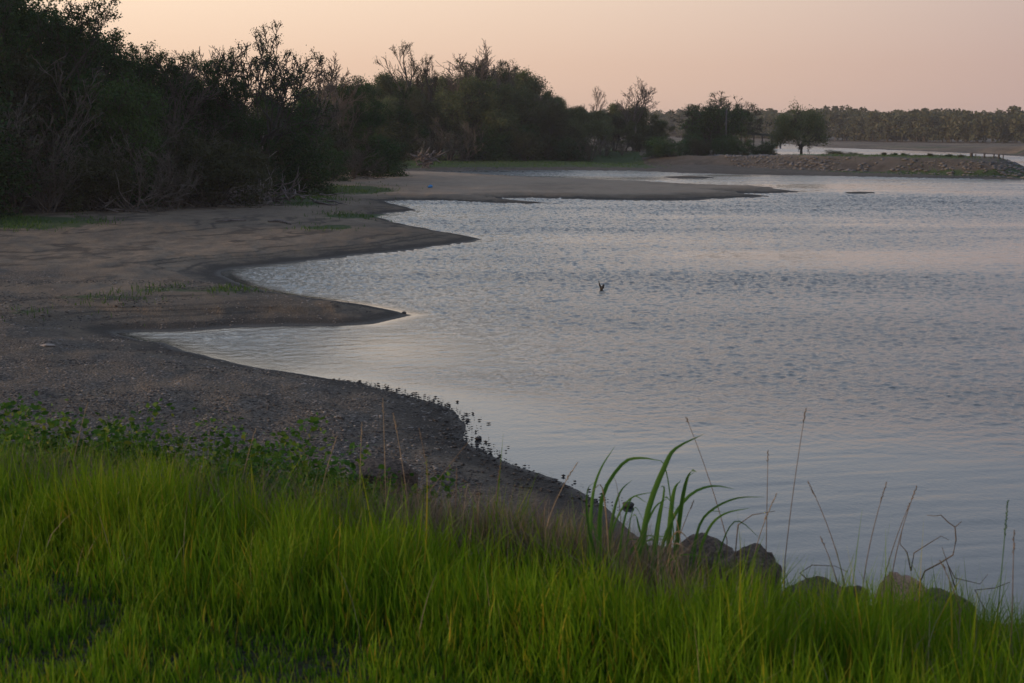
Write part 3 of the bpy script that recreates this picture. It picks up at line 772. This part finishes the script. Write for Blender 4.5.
# ------------------------------------------------------------------ stones
def rock_bm(seed, sub=3, rough=.35, flat=.7):
    import bmesh
    bm = bmesh.new(); bmesh.ops.create_icosphere(bm, subdivisions=sub, radius=1)
    off = Vector((seed * 3.7, seed * 1.3, seed * 7.1))
    for v_ in bm.verts:
        p = v_.co.copy()
        q = 1 + rough * (mnoise.noise(p * 1.1 + off)) + rough * .5 * mnoise.noise(p * 2.6 + off) + rough * .28 * mnoise.noise(p * 6 + off)
        c = p * q
        for kk in range(9):
            a2 = Vector((math.sin(seed * 2.1 + kk * 2.4), math.cos(seed * 1.7 + kk * 1.9), math.sin(seed + kk * 3.1) * .9 + .2)).normalized(); dd_ = c.dot(a2); lim = .70 + .05 * (kk % 4)
            if dd_ > lim: c -= a2 * (dd_ - lim) * .55
        c *= 1 + rough * .10 * mnoise.noise(p * 13 + off) + rough * .16 * abs(mnoise.noise(p * 4.5 + off * 2))
        v_.co = Vector((c.x, c.y, c.z * flat))
    me = bpy.data.meshes.new('rock'); bm.to_mesh(me); bm.free(); smooth(me); return me
def rock(px0, px1, ptop, y, m, label, seed, depth=1.0, flat=.7, name='boulder', sink=.55, sub=4):
    p0 = atd(px0, ptop, y); p1 = atd(px1, ptop, y); rad = (p1.x - p0.x) / 2 / .95
    me = rock_bm(seed, sub, flat=1.0); zt = max(v_.co.z for v_ in me.vertices)
    hz = rad * flat; gz_ = H((p0.x + p1.x) / 2, y - rad * depth * .5)
    k_ = max(1.0, (p0.z - hz * zt - gz_ + .06) / (hz * .55))          # deepen the buried half until it sits in the slope
    for v_ in me.vertices:
        if v_.co.z < 0: v_.co.z *= k_
    o = link(name, me, m); o.location = ((p0.x + p1.x) / 2, y, p0.z - hz * zt); o.scale = (rad, rad * depth, hz); o.rotation_euler = (0, 0, 0)
    return tag(o, label, 'rock')
rock(668, 742, 534, 7.5, M_rock, 'large dark boulder behind the broad reed blades', 2, 1.0, .80)
rock(724, 779, 546, 7.0, M_rock, 'dark rough boulder leaning against the right side of the large one', 5, 1.2, 1.05)
rock(784, 850, 577, 7.2, M_rock, 'low flat dark boulder between the dark pair and the pinkish one', 7, .8, .40)
rock(878, 932, 573, 6.6, M_rockp_sun_tint, 'pinkish brown pointed boulder beneath the curled dry twig', 9, 1.0, .85)
rock(908, 970, 592, 6.5, M_rock, 'grey brown boulder sloping down to the right of the pinkish one', 12, 1.0, .55)
rock(700, 728, 556, 6.7, M_rock, 'small dark stone wedged in front of the two large dark boulders', 17, 1.0, .7)
rock(846, 870, 586, 6.9, M_rock, 'small dark stone between the flat boulder and the pinkish one', 19, 1.0, .6)
rock(640, 672, 545, 7.6, M_rock, 'small dark stone half hidden behind the reed blades', 21, 1.0, .6)
rock(352, 410, 458, 9.3, M_rock, 'dark hummock of rock at the edge of the grass, left of centre', 15, 1.0, .6)
for i, (px, py, s_, lb) in enumerate([(478, 440, .045, 'small dark stone in the water just off the gravel point'), (628, 507, .065, 'dark stone in the shallows behind the reed blades'),
        (404, 314, .06, 'small dark stone at the tip of the mud spit between the two inlets')]):
    x, y = P0(px, py); me = rock_bm(30 + i, 3, flat=.6)
    o = link('stone', me, M_clod); o.location = (x, y, .02); o.scale = (s_, s_, s_); tag(o, lb, 'stone')
x, y, z = ground(48, 346); o = link('stone', rock_bm(40, 3, flat=.4), M_pale); o.location = (x, y, z + .01); o.scale = (.13, .09, .09); tag(o, 'pale flat stone lying on the brown beach at far left', 'stone')
for px, py, s_, lb in [(94, 209, .10, 'tiny white scrap of litter at the foot of the left thicket'), (207, 341, .05, 'white scrap lying on the beach below the lower inlet'), (430, 188, .15, 'crumpled blue bag lying on the sand bar')]:
    if px == 207: continue
    x, y, z = ground(px, py); o = link('litter', rock_bm(int(px), 3, .5, .7), M_blue if px == 430 else M_white); o.location = (x, y, z + s_ * .4); o.scale = (s_, s_, s_); tag(o, lb, 'litter')
def scatter(name, xs, ys, zs, ss, m, label, seed, cat):
    r = np.random.default_rng(seed); n = len(xs)
    oc = np.array([(1, 0, 0), (0, 1, 0), (-1, 0, 0), (0, -1, 0), (0, 0, .8), (0, 0, -.8), (.7, .7, .35), (-.7, .6, .3)])
    oc = oc[:6]
    fc = np.array([(0, 1, 4), (1, 2, 4), (2, 3, 4), (3, 0, 4), (1, 0, 5), (2, 1, 5), (3, 2, 5), (0, 3, 5)])
    v = oc[None] * (ss[:, None, None]) * (.6 + .8 * r.random((n, 6, 1)))
    th = r.random(n) * 6.283; c, s = np.cos(th)[:, None], np.sin(th)[:, None]
    vx = v[..., 0] * c - v[..., 1] * s; vy = v[..., 0] * s + v[..., 1] * c; vz = v[..., 2] * .5
    V = np.stack([vx + xs[:, None], vy + ys[:, None], vz + zs[:, None]], -1).reshape(-1, 3)
    f = (np.arange(n)[:, None, None] * 6 + fc[None]).reshape(-1, 3)
    tag(link(name, mesh_np(name, V, f, 3), m), label, cat, kind='stuff')
r = np.random.default_rng(77)
# dark clods hugging the gravel point
line = Pm[8:21]; xs = []; ys = []
for i in range(2300):
    k = r.random() * (len(line) - 1); k0 = int(k); p = line[k0] * (1 - (k - k0)) + line[k0 + 1] * (k - k0)
    e = r.normal() * .35 * (2.0 if 0.5 <= k <= 4 else .2); q = r.normal(size=2) * .15
    xs.append(p[0] - abs(e) * .7 + q[0] - .04); ys.append(p[1] + q[1] - .1 * e)
xs = np.array(xs); ys = np.array(ys)
scatter('shore_rubble', xs, ys, np.maximum(height(xs, ys), 0) + .015, .006 + .034 * r.random(len(xs)) ** 5, M_clod, 'dark wet stones along the edge of the gravel point', 1, 'stones')
n = 26000; th_ = (-.05 - r.random(n) * .36); dd = 10 + 32 * r.random(n) ** 1.3
xs = np.sin(th_) * dd + .5; ys = np.cos(th_) * dd; a_ = shore(xs, ys)[0]
keep = (a_ > .1) & (fbm(xs * .6, ys * .6, 3) > -.08); xs, ys = xs[keep], ys[keep]
scatter('gravel', xs, ys, height(xs, ys) + .003, .008 + .028 * r.random(len(xs)) ** 3, M_pebble, 'small grey pebbles strewn over the near beach', 2, 'gravel')
n = 30000; th_ = (-.05 - r.random(n) * .36); dd = 10 + 30 * r.random(n) ** 1.2
xs = np.sin(th_) * dd + .5; ys = np.cos(th_) * dd; a_ = shore(xs, ys)[0]
keep = (a_ > .3) & (fbm(xs * .35 + 40, ys * .9, 3) > .0); xs, ys = xs[keep], ys[keep]
scatter('mud_crumbs', xs, ys, height(xs, ys) + .002, .010 + .030 * r.random(len(xs)) ** 2, M_clod, 'dark crumbs of mud and debris in streaks over the near beach', 5, 'debris')
# rubble slope of the spit
n = 18000; xs = 22 + 36 * r.random(n); ys = 118 + 80 * r.random(n)
b2 = shore(xs, ys)[1]; w_ = np.interp(xs, SPX, SPW); wr2 = np.interp(xs, SPX, SPR)
keep = (b2 > w_ - 1.0) & (b2 < w_ + wr2 * .8) & (fbm(xs * .25 + 9, ys * .15, 3) > -.18); xs, ys = xs[keep], ys[keep]
scatter('rubble', xs, ys, height(xs, ys) + .02, .08 + .24 * r.random(len(xs)) ** 2, M_rubble, 'grey broken rock rubble facing the slope of the spit', 3, 'rubble')

# ------------------------------------------------------------------ driftwood and stumps
def tangle(name, label, cat, px, py, w_, h_, n, m, seed, rad=.03, part='branches'):
    x, y, z = ground(px, py); r = np.random.default_rng(seed); b = MB()
    for i in range(n):
        p = Vector((r.normal() * w_ * .35, r.normal() * w_ * .2, abs(r.normal()) * h_ * .3))
        d = Vector((r.normal(), r.normal() * .6, r.normal() * .45 + .15)).normalized(); ln = w_ * (.15 + .3 * r.random()); pts = []
        for k in range(5):
            pts.append(p.copy()); d = (d + Vector(r.normal(size=3)) * .3).normalized(); p = p + d * ln / 4; p.z = max(p.z, -.05)
        b.tube(pts, [rad * (1.2 - .22 * k) * (.5 + r.random()) for k in range(5)], 4)
    o = b.build(name, m); o.location = (x, y, z); return tag(o, label, cat)
tangle('brush_pile', 'tangled pile of dark dead branches lying where the beach meets the left thicket', 'brush pile', 240, 203, 4.2, .95, 240, M_root, 1, .035)
tangle('brush_pile', 'low scatter of fallen twigs at the left foot of the thicket', 'brush pile', 60, 210, 5.0, .8, 190, M_root, 4, .025)
tangle('brush_pile', 'pale brush of thin fallen stems between the thicket and the beach, centre left', 'brush pile', 150, 207, 5.0, .9, 130, M_twig, 6, .02)
# up-ended root plate with two pale limbs
x, y, z = ground(427, 168)
st = thing('tree_stump', 'upturned tree stump with spread roots lying on the shore before the middle wood', 'stump', (x, y, z))
b = MB(); r = np.random.default_rng(5)
for i in range(46):
    a_ = r.random() * 6.283; p = Vector((r.normal() * .35, -.2 * r.random(), .7 + r.normal() * .3)); d = Vector((math.cos(a_), -.3, math.sin(a_) * .8)).normalized(); pts = []
    for k in range(5):
        pts.append(p.copy()); d = (d + Vector(r.normal(size=3)) * .35).normalized(); p = p + d * .26; p.z = max(p.z, 0)
    b.tube(pts, [.10 - .018 * k for k in range(5)], 5)
b.build('roots', M_root, st)
for sx, ln in ((-1, 2.0), (1, 1.7)):
    b = MB(); b.tube([(0.2 * sx, .2, .55), (.8 * sx, .3, 1.0), (ln * sx, .4, 1.45), (ln * 1.25 * sx, .4, 1.75)], [.16, .12, .07, .02], 6); b.build('limb', M_twig, st)
b = MB(); b.tube([(0, -.1, .75), (.1, .8, .7), (.2, 1.8, .5)], [.38, .32, .25], 9); b.build('trunk', M_root, st)
def stick(name, label, cat, pts, rad, m, px=None):
    b = MB(); b.tube(pts, rad, 5); return tag(b.build(name, m), label, cat)
def gp(px, py, dz=0.0):
    x, y, z = ground(px, py); return Vector((x, y, z + dz))
a1, a2 = gp(268, 222, .03), gp(291, 225, .03)
stick('log', 'dark curved stick lying flat on the beach below the brush pile', 'log', [a1, a1.lerp(a2, .5) + Vector((0, .25, .05)), a2], [.03, .06, .03], M_root)
a1, a2 = gp(215, 222, .03), gp(246, 221, .03)
stick('log', 'thin dark stick on the beach left of the curved one', 'log', [a1, a1.lerp(a2, .6) + Vector((0, -.2, .02)), a2], [.02, .035, .02], M_root)
# pale leaning dead sapling in front of the thicket
d = 74.5
ds_ = thing('dead_sapling', 'pale slanting dead sapling standing in front of the left thicket', 'dead tree', tuple(gp(252, 196)))
bx_ = ds_.location
P = lambda px, py: atd(px, py, bx_.y) - bx_
b = MB(); b.tube([Vector((0, 0, -.1)), P(255, 172), P(262, 150), P(264, 128)], [.07, .06, .05, .025], 6); b.build('trunk', M_pale, ds_)
b = MB(); b.tube([P(257, 165), P(268, 158), P(277, 151)], [.035, .025, .012], 5); b.build('branch', M_pale, ds_)
b = MB(); b.tube([P(261, 152), P(256, 140), P(250, 133)], [.03, .02, .01], 5); b.build('branch', M_pale, ds_)
ds_ = thing('fallen_branch', 'pale fallen branch slanting from the shrubs ending the left thicket', 'branch', tuple(gp(368, 174)))
bx_ = ds_.location
b = MB(); b.tube([P(372, 176), P(356, 166), P(338, 154)], [.07, .06, .03], 6); b.build('stem', M_pale, ds_)
b = MB(); b.tube([P(360, 168.5), P(350, 166), P(340, 163)], [.035, .025, .012], 5); b.build('branch', M_pale, ds_)
# forked snag in the lake
x, y = P0(601, 290)
sn = thing('snag', 'dark forked snag of wood poking out of the open lake', 'snag', (x, y, 0))
b = MB(); b.tube([(0, 0, -.3), (.0, 0, .02), (-.02, 0, .10), (-.03, 0, .15)], [.03, .027, .022, .010], 6); b.build('stem', M_clod, sn)
b = MB(); b.tube([(-.03, 0, .10), (-.05, 0, .19), (-.06, 0, .24)], [.02, .012, .006], 5); b.build('branch', M_clod, sn)
b = MB(); b.tube([(.0, 0, .02), (.05, 0, .08), (.07, 0, .14)], [.04, .035, .02], 6); b.build('branch', M_clod, sn)

# ------------------------------------------------------------------ things on the spit
# picnic shelter
y = 196.0
x0, x1 = atd(750, 130, y).x, atd(773, 130, y).x
zg = H((x0 + x1) / 2, y); zr = atd(760, 134, y).z
sh_ = thing('picnic_shelter', 'open picnic shelter with a thin dark flat roof behind the low hedge', 'shelter', ((x0 + x1) / 2, y, zg), -math.atan2((x0 + x1) / 2, y))
w_ = x1 - x0; hr = zr - zg
b = MB(); v0 = [(-w_ / 2 - .3, -1.5, hr + .22), (w_ / 2, -1.5, hr - .05), (w_ / 2, 1.5, hr - .05), (-w_ / 2 - .3, 1.5, hr + .22)]
b.v = v0 + [(p[0], p[1], p[2] - .26) for p in v0]; b.f = [(0, 1, 2, 3), (7, 6, 5, 4), (0, 4, 5, 1), (1, 5, 6, 2), (2, 6, 7, 3), (3, 7, 4, 0)]
b.build('roof', M_roof, sh_, sm=False)
for fx in (-.32, .04, .46):
    for yy_ in (-1.2, 1.2):
        b = MB(); b.box((w_ * fx, yy_, (hr - .12) / 2), (.13, .13, hr - .12)); b.build('post', M_post, sh_, sm=False)
def post(name, label, cat, px, ytop, y, wd, m, capm=None, group=None, lean=0, ybot=None):
    if ybot: y = ground(px, ybot)[1]
    x = atd(px, ytop, y).x; z = H(x, y); zt = atd(px, ytop, y).z
    t0 = thing(name, label, cat, (x, y, z), 0, group)
    b = MB(); b.tube([(0, 0, -.2), (lean * .5, 0, (zt - z) * .5), (lean, 0, zt - z - .04)], wd / 2, 10); b.build('shaft', m, t0)
    b = MB(); b.tube([(lean, 0, zt - z - .04), (lean, 0, zt - z)], [wd / 2 + .02, wd / 2 - .01], 10); b.build('cap', capm or m, t0)
    return t0
post('marker_post', 'dark blue upright post left of the lone round tree', 'post', 780.5, 140.0, 190, .34, M_navy, ybot=149.6)
post('marker_post', 'short orange marker beside the dark blue post', 'post', 777, 145.5, 188, .12, M_orange, ybot=150)
post('marker_post', 'short grey post to the right of the lone round tree', 'post', 810, 145.6, 178, .22, M_post, ybot=150.4)
for i, (px, yt, wd, lb) in enumerate([(971.5, 152.8, .26, 'thick short post, leftmost of the row at the tip of the spit'), (975.7, 154, .08, 'thin short post just right of the thick one at the tip of the spit'),
        (984.5, 153.5, .16, 'medium post in the middle of the row at the tip of the spit'), (994, 154, .12, 'thin post fourth from the left in the row at the tip of the spit'),
        (999, 154, .18, 'medium post second from the right in the row at the tip of the spit'), (1003.3, 154.5, .10, 'thin post, rightmost of the row at the tip of the spit')]):
    yq = float(np.interp(px, [960, 1010], [142, 136]))
    post('guard_post', lb, 'post', px, yt, yq, wd, M_post, group='short posts on the tip of the spit')
y = 186; x = atd(726.5, 109, y).x; z = H(x, y); ht = atd(726.5, 109, y).z - z
up = thing('utility_pole', 'thin dark pole beside the bright green tree', 'pole', (x, y, z))
b = MB(); b.tube([(0, 0, -.3), (0, 0, ht)], [.11, .08], 8); b.build('shaft', M_post, up)
b = MB(); b.box((0, 0, ht - .35), (.35, .08, .1)); b.build('crossarm', M_post, up, sm=False)

# ------------------------------------------------------------------ foreground plants
def ribbon(b, pts, w_, fold=.25, tw=0.0, steps=12):
    """a leaf blade: a folded ribbon along a smooth curve"""
    P_ = [Vector(p) for p in pts]
    ext = [P_[0] * 2 - P_[1]] + P_ + [P_[-1] * 2 - P_[-2]]; C = []
    for i in range(1, len(ext) - 2):
        for k in range(steps // (len(P_) - 1) + 1):
            u = k / (steps // (len(P_) - 1) + 1); p0, p1, p2, p3 = ext[i - 1:i + 3]
            C.append(.5 * ((2 * p1) + (p2 - p0) * u + (2 * p0 - 5 * p1 + 4 * p2 - p3) * u * u + (3 * p1 - p0 - 3 * p2 + p3) * u ** 3))
    C.append(P_[-1]); n = len(C); base = len(b.v)
    for i, p in enumerate(C):
        u = i / (n - 1); t_ = (C[min(i + 1, n - 1)] - C[max(i - 1, 0)]).normalized()
        s_ = t_.cross(Vector((math.sin(tw * u), -math.cos(tw * u), .15))).normalized(); nn = t_.cross(s_)
        ww = w_ * (.55 + .75 * math.sin(min(u * 1.5, 1.57))) * (1 - u ** 1.7) * .80 + .0006
        b.v += [tuple(p - s_ * ww / 2 + nn * ww * fold), tuple(p), tuple(p + s_ * ww / 2 + nn * ww * fold)]
    for i in range(n - 1):
        q = base + i * 3
        b.f += [(q, q + 1, q + 4, q + 3), (q + 1, q + 2, q + 5, q + 4)]
YR = 6.1
base = atd(650, 560, YR)
def reedset(label, base_px, paths, yd):
    bx_, bz_ = atd(base_px, 560, yd), None
    zg = H(bx_.x, yd); root = thing('broad_bladed_grass', label, 'plant', (bx_.x, yd, zg))
    for i, (pp, w_, dz) in enumerate(paths):
        pts = []
        for k, (px, py) in enumerate(pp):
            u = k / (len(pp) - 1); q = atd(px, py, yd + dz * u) - Vector((bx_.x, yd, zg)); pts.append(q)
        g0 = pts[0].copy(); g0.z = -.02; pts = [g0] + pts
        b = MB(); ribbon(b, pts, w_, tw=.8 if i % 2 else -.6); b.build('blade', M_reed, root)
    r = np.random.default_rng(base_px)
    for k in range(11):
        x0 = r.normal() * .11; a_ = r.choice([-1, 1]) * (.04 + .16 * r.random()); hh_ = .28 + .34 * r.random(); dy_ = r.normal() * .08
        b = MB(); ribbon(b, [(x0, dy_, -.02), (x0 + a_ * .15, dy_, hh_ * .5), (x0 + a_ * .6, dy_ * 1.5, hh_ * .9), (x0 + a_ * 1.3, dy_ * 2, hh_ * (1.0 - .3 * r.random()))], .006 + .008 * r.random(), tw=r.normal())
        b.build('blade', M_reed if k % 4 else M_straw, root)
    return root
reedset('clump of broad arching green blades, tallest grass left of the dark boulders', 625, [
    ([(590, 560), (592, 500), (600, 470), (615, 446)], .020, .15),
    ([(600, 560), (602, 500), (622, 465), (640, 458), (662, 461)], .026, -.1),
    ([(608, 560), (612, 520), (620, 492), (632, 480)], .020, .2),
    ([(596, 565), (588, 520), (588, 490), (598, 480)], .018, -.2),
    ([(640, 565), (648, 510), (665, 465), (676, 448), (704, 434)], .036, .1),
    ([(625, 565), (640, 540), (655, 508), (668, 498)], .022, .25),
    ([(655, 565), (658, 530), (664, 490), (660, 487)], .018, -.1)], 6.0)
reedset('clump of broad green blades curling right beside the large dark boulder', 675, [
    ([(668, 565), (670, 520), (674, 490), (681, 480)], .034, .1),
    ([(676, 565), (680, 520), (686, 485), (692, 471), (697, 472)], .032, -.2),
    ([(660, 560), (672, 520), (690, 495), (712, 486), (735, 489)], .022, .1),
    ([(694, 560), (700, 525), (715, 508), (738, 498), (764, 497)], .018, .2),
    ([(698, 565), (708, 530), (724, 514), (750, 508)], .018, -.1),
    ([(650, 560), (640, 530), (636, 515), (628, 520)], .016, .2)], 6.15)
def stalk(px0, py0, px1, py1, y, label, bow=0, head=.10, m=None, hw=.007, cat='grass stalk'):
    p0 = atd(px0, py0, y); p1 = atd(px1, py1, y); zg = H(p0.x, y)
    root = thing('grass_stalk', label, cat, (p0.x, y, zg)); o_ = Vector((p0.x, y, zg))
    base = Vector((0, 0, -.02)); q0 = p0 - o_; q1 = p1 - o_; mid = q0.lerp(q1, .5) + Vector((bow, 0, 0))
    pts = []
    for k in range(9):
        u = k / 8; pts.append(q0 * (1 - u) ** 2 + mid * 2 * u * (1 - u) + q1 * u * u)
    if q0.z > .05: pts = [base] + pts
    b = MB(); b.tube(pts, [.0022 - .0012 * i / len(pts) for i in range(len(pts))], 5); b.build('stem', m or M_strawd, root)
    d = (pts[-1] - pts[-2]).normalized(); L0 = (pts[-1] - pts[-2]).length
    b = MB(); r = np.random.default_rng(int(px0 * 7 + py1)); nseed = int(head / .006)
    for k in range(nseed):
        u = k / nseed; c = pts[-1] - d * head * (1 - u); e = rdir(d, .5, r); l_ = .012 * (1 - .4 * u)
        b.tube([c, c + e * l_ * .5, c + e * l_], [.0008, hw * .28, .0005], 4, cap=False)
    b.build('seed_head', m or M_strawd, root)
    return root
ST = [(785, 560, 806, 408, 6.2, 'tallest thin stalk, with a dark narrow tip, standing over the water right of the boulders', -.01, .06),
 (727, 540, 686, 417, 6.4, 'long stalk leaning left above the large dark boulder', .02, .03),
 (846, 590, 808, 481, 5.8, 'stalk bowing left with a brown seed head between the flat rock and the pink rock', .03, .07),
 (863, 585, 887, 482, 5.9, 'upright stalk with a brown seed head just left of the pink rock', -.02, .08),
 (892, 575, 917, 486, 6.0, 'right hand stalk of the pair rising from the pink rock', -.02, .06),
 (884, 580, 910, 503, 6.1, 'left hand stalk of the pair rising from the pink rock', -.015, .04),
 (766, 560, 768, 450, 6.3, 'faint very thin upright stalk left of the tallest one', 0, .05),
 (752, 565, 777, 493, 6.2, 'slanting straw stalk with a fuzzy head in front of the dark rounded boulder', -.02, .12),
 (838, 585, 820, 536, 5.8, 'short side stalk bent left below the bowing stalk', .01, .04),
 (997, 620, 1008, 500, 5.0, 'tall greenish stalk near the right edge of the picture', 0, .12),
 (1012, 620, 1014, 530, 5.0, 'short thin stalk, nearest the right edge of the picture', 0, .08),
 (359, 500, 362, 422, 7.2, 'upright straw stalk in front of the dark hummock', 0, .09),
 (386, 500, 383, 398, 7.0, 'tall thin straw stalk right of the dark hummock', 0, .07),
 (408, 505, 393, 413, 6.9, 'stalk leaning left, right of the dark hummock', .01, .09),
 (432, 505, 419, 428, 6.9, 'faint brown stalk before the gravel point', .01, .06),
 (455, 520, 457, 468, 6.6, 'short straw stalk below the gravel point', 0, .08),
 (238, 500, 256, 428, 7.3, 'short fuzzy stalk above the left grass edge', -.01, .07),
 (318, 505, 337, 436, 7.1, 'straw stalk leaning right, left of the dark hummock', -.01, .08),
 (492, 520, 501, 462, 6.5, 'lone straw stalk before the end of the beach', 0, .07),
 (546, 530, 578, 462, 6.2, 'arching grass head nodding right, left of the broad blades', -.03, .09),
 (72, 470, 88, 402, 7.6, 'short straw stalk at the far left above the bramble leaves', -.01, .06),
 (420, 505, 470, 440, 6.8, 'thin stalk slanting right below the gravel point', -.01, .05),
 (672, 560, 694, 500, 6.2, 'thin stalk slanting right among the curled blades', -.01, .04),
 (960, 610, 940, 560, 5.3, 'thin stalk leaning left right of the grey boulder', .01, .04)]
for s_ in ST: stalk(*s_, m=M_straw if s_[0] in (752, 359, 386, 318, 238, 408, 546, 72) else M_reed if s_[0] == 997 else M_strawd)
# curled dry twig above the pink rock
y = 6.4; o_ = Vector((atd(905, 580, y).x, y, H(atd(905, 580, y).x, y)))
tw = thing('dry_twig', 'curled brown dry twig arching over the pinkish boulder', 'twig', tuple(o_))
Q = lambda px, py, dy=0: atd(px, py, y + dy) - o_
def tpart(name, pp, r0, r1):
    b = MB(); n = len(pp); b.tube([Q(*p) for p in pp], [r0 + (r1 - r0) * i / (n - 1) for i in range(n)], 5); b.build(name, M_strawd, tw)
b = MB(); b.tube([Vector((0, 0, -.02)), Q(912, 600), Q(925, 571), Q(940, 563), Q(953, 555), Q(956, 540), Q(955, 527), Q(948, 522), Q(941, 515), Q(935, 516), Q(927, 515)], [.004, .004, .0035, .0035, .003, .003, .0026, .0024, .002, .0016, .001], 5); b.build('stem', M_strawd, tw)
tpart('branch', [(911, 571), (914, 553), (928, 544), (941, 536), (949, 540)], .003, .001)
tpart('branch', [(911, 571), (907, 552), (900, 544), (902, 530)], .003, .001)
tpart('branch', [(955, 527), (960, 523), (962, 521)], .002, .001)
tpart('branch', [(956, 590), (948, 565), (942, 547)], .003, .001)
tpart('branch', [(948, 565), (955, 578), (980, 584), (988, 574)], .0025, .001)
for (pp, lb) in [([(735, 556), (738, 525), (752, 515), (775, 511)], 'thin brown twig curving right above the dark boulders'), ([(820, 590), (800, 573), (812, 565), (835, 566), (848, 572)], 'dry brown twig lying over the low flat boulder'),
        ([(985, 610), (975, 590), (995, 588), (1010, 582)], 'forked dry twig near the right edge of the grass')]:
    y = 6.3; g0 = atd(pp[0][0], pp[0][1], y); g0.z = H(g0.x, y)
    b = MB(); b.tube([g0] + [atd(px, py, y) for px, py in pp], [.003, .003, .0028, .002, .0012, .001][:len(pp) + 1], 5); tag(b.build('dry_twig', M_strawd), lb, 'twig')
# bramble plants on the lip of the bank
def bramble(seed):
    r = np.random.default_rng(seed); root = thing('bramble_plant', '', 'plant'); b = MB(); C = []
    for i in range(9):
        a_ = r.random() * 6.283; p = Vector((0, 0, -.02)); d = Vector((math.cos(a_) * .6, math.sin(a_) * .6, 1)).normalized(); pts = []
        ln = .25 + .25 * r.random()
        for k in range(7):
            pts.append(p.copy()); d = (d + Vector(r.normal(size=3)) * .16 + Vector((math.cos(a_), math.sin(a_), -.6)) * .06 * k / 2).normalized(); p = p + d * ln / 6
            if k > 0:
                for _ in range(10 + 3 * k): C.append(tuple(p + Vector(r.normal(size=3)) * .038))
        b.tube(pts, [.0035 - .0004 * k for k in range(7)], 4, cap=False)
    b.build('stem', M_strawd, root)
    C = np.array(C); n = len(C)
    d = r.normal(size=(n, 3)); d[:, 2] = np.abs(d[:, 2]) * .6; d /= np.linalg.norm(d, axis=1)[:, None]
    e = np.cross(d, r.normal(size=(n, 3))); e /= np.linalg.norm(e, axis=1)[:, None]; nn = np.cross(d, e)
    s = (.008 + .010 * r.random(n))[:, None]
    V = np.stack([C - d * s, C - d * s * .3 - e * s * .55 + nn * s * .15, C + d * s * .4 - e * s * .5 + nn * s * .15, C + d * s, C + d * s * .4 + e * s * .5 + nn * s * .15, C - d * s * .3 + e * s * .55 + nn * s * .15], 1).reshape(-1, 3)
    link('leaves', mesh_np('leaves', V, np.arange(n * 6).reshape(-1, 6), 6), M_leafb, root)
    return root
bp = [bramble(k) for k in (1, 2, 3)]
r = np.random.default_rng(12)
G6 = 'bramble plants on the lip of the bank'
for i in range(52):
    px = -60 + 445 * (i + r.random()) / 52; x_ = (px - CX) / F
    cy_ = 7.0
    for _ in range(3): cy_ = float(np.interp(x_ * cy_, CRX, CRY))
    yb = cy_ + .9 + 2.6 * r.random() if px < 330 else cy_ + .9 + .5 * r.random()
    x = x_ * yb; sc1 = .9 + .75 * r.random()
    if px > 300: sc1 *= .7
    dup(bp[i % 3], (x, yb, H(x, yb) - .01), r.random() * 6.283, (sc1,) * 3, 'leafy green bramble plant on the lip of the bank between grass and beach', G6)
for q in bp:
    for ch in list(q.children): bpy.data.objects.remove(ch)
    bpy.data.objects.remove(q)
# dead tangle between the brambles
n = 24000; px = -60 + 760 * r.random(n); x_ = (px - CX) / F; px = np.where(r.random(n) < .35, 380 + 280 * r.random(n), px); x_ = (px - CX) / F; yb = np.interp(x_ * 7, CRX, CRY) + .3 + 2.6 * r.random(n) ** 1.3
gx = x_ * yb
V, Fq, AL = blades(gx, yb, height(gx, yb) - .01, .14 + .30 * r.random(n), .0033 * np.ones(n), r, .55)
me = mesh_np('dead_grass', V, Fq); me.materials.append(M_strawd); me.materials.append(M_straw)
me.polygons.foreach_set('material_index', np.repeat((r.random(n) < .3).astype(np.int32), 4))
o = bpy.data.objects.new('dead_grass', me); COL.objects.link(o)
tag(o, 'brown dead stems matted on the slope below the bank lip', 'dead grass', kind='stuff')
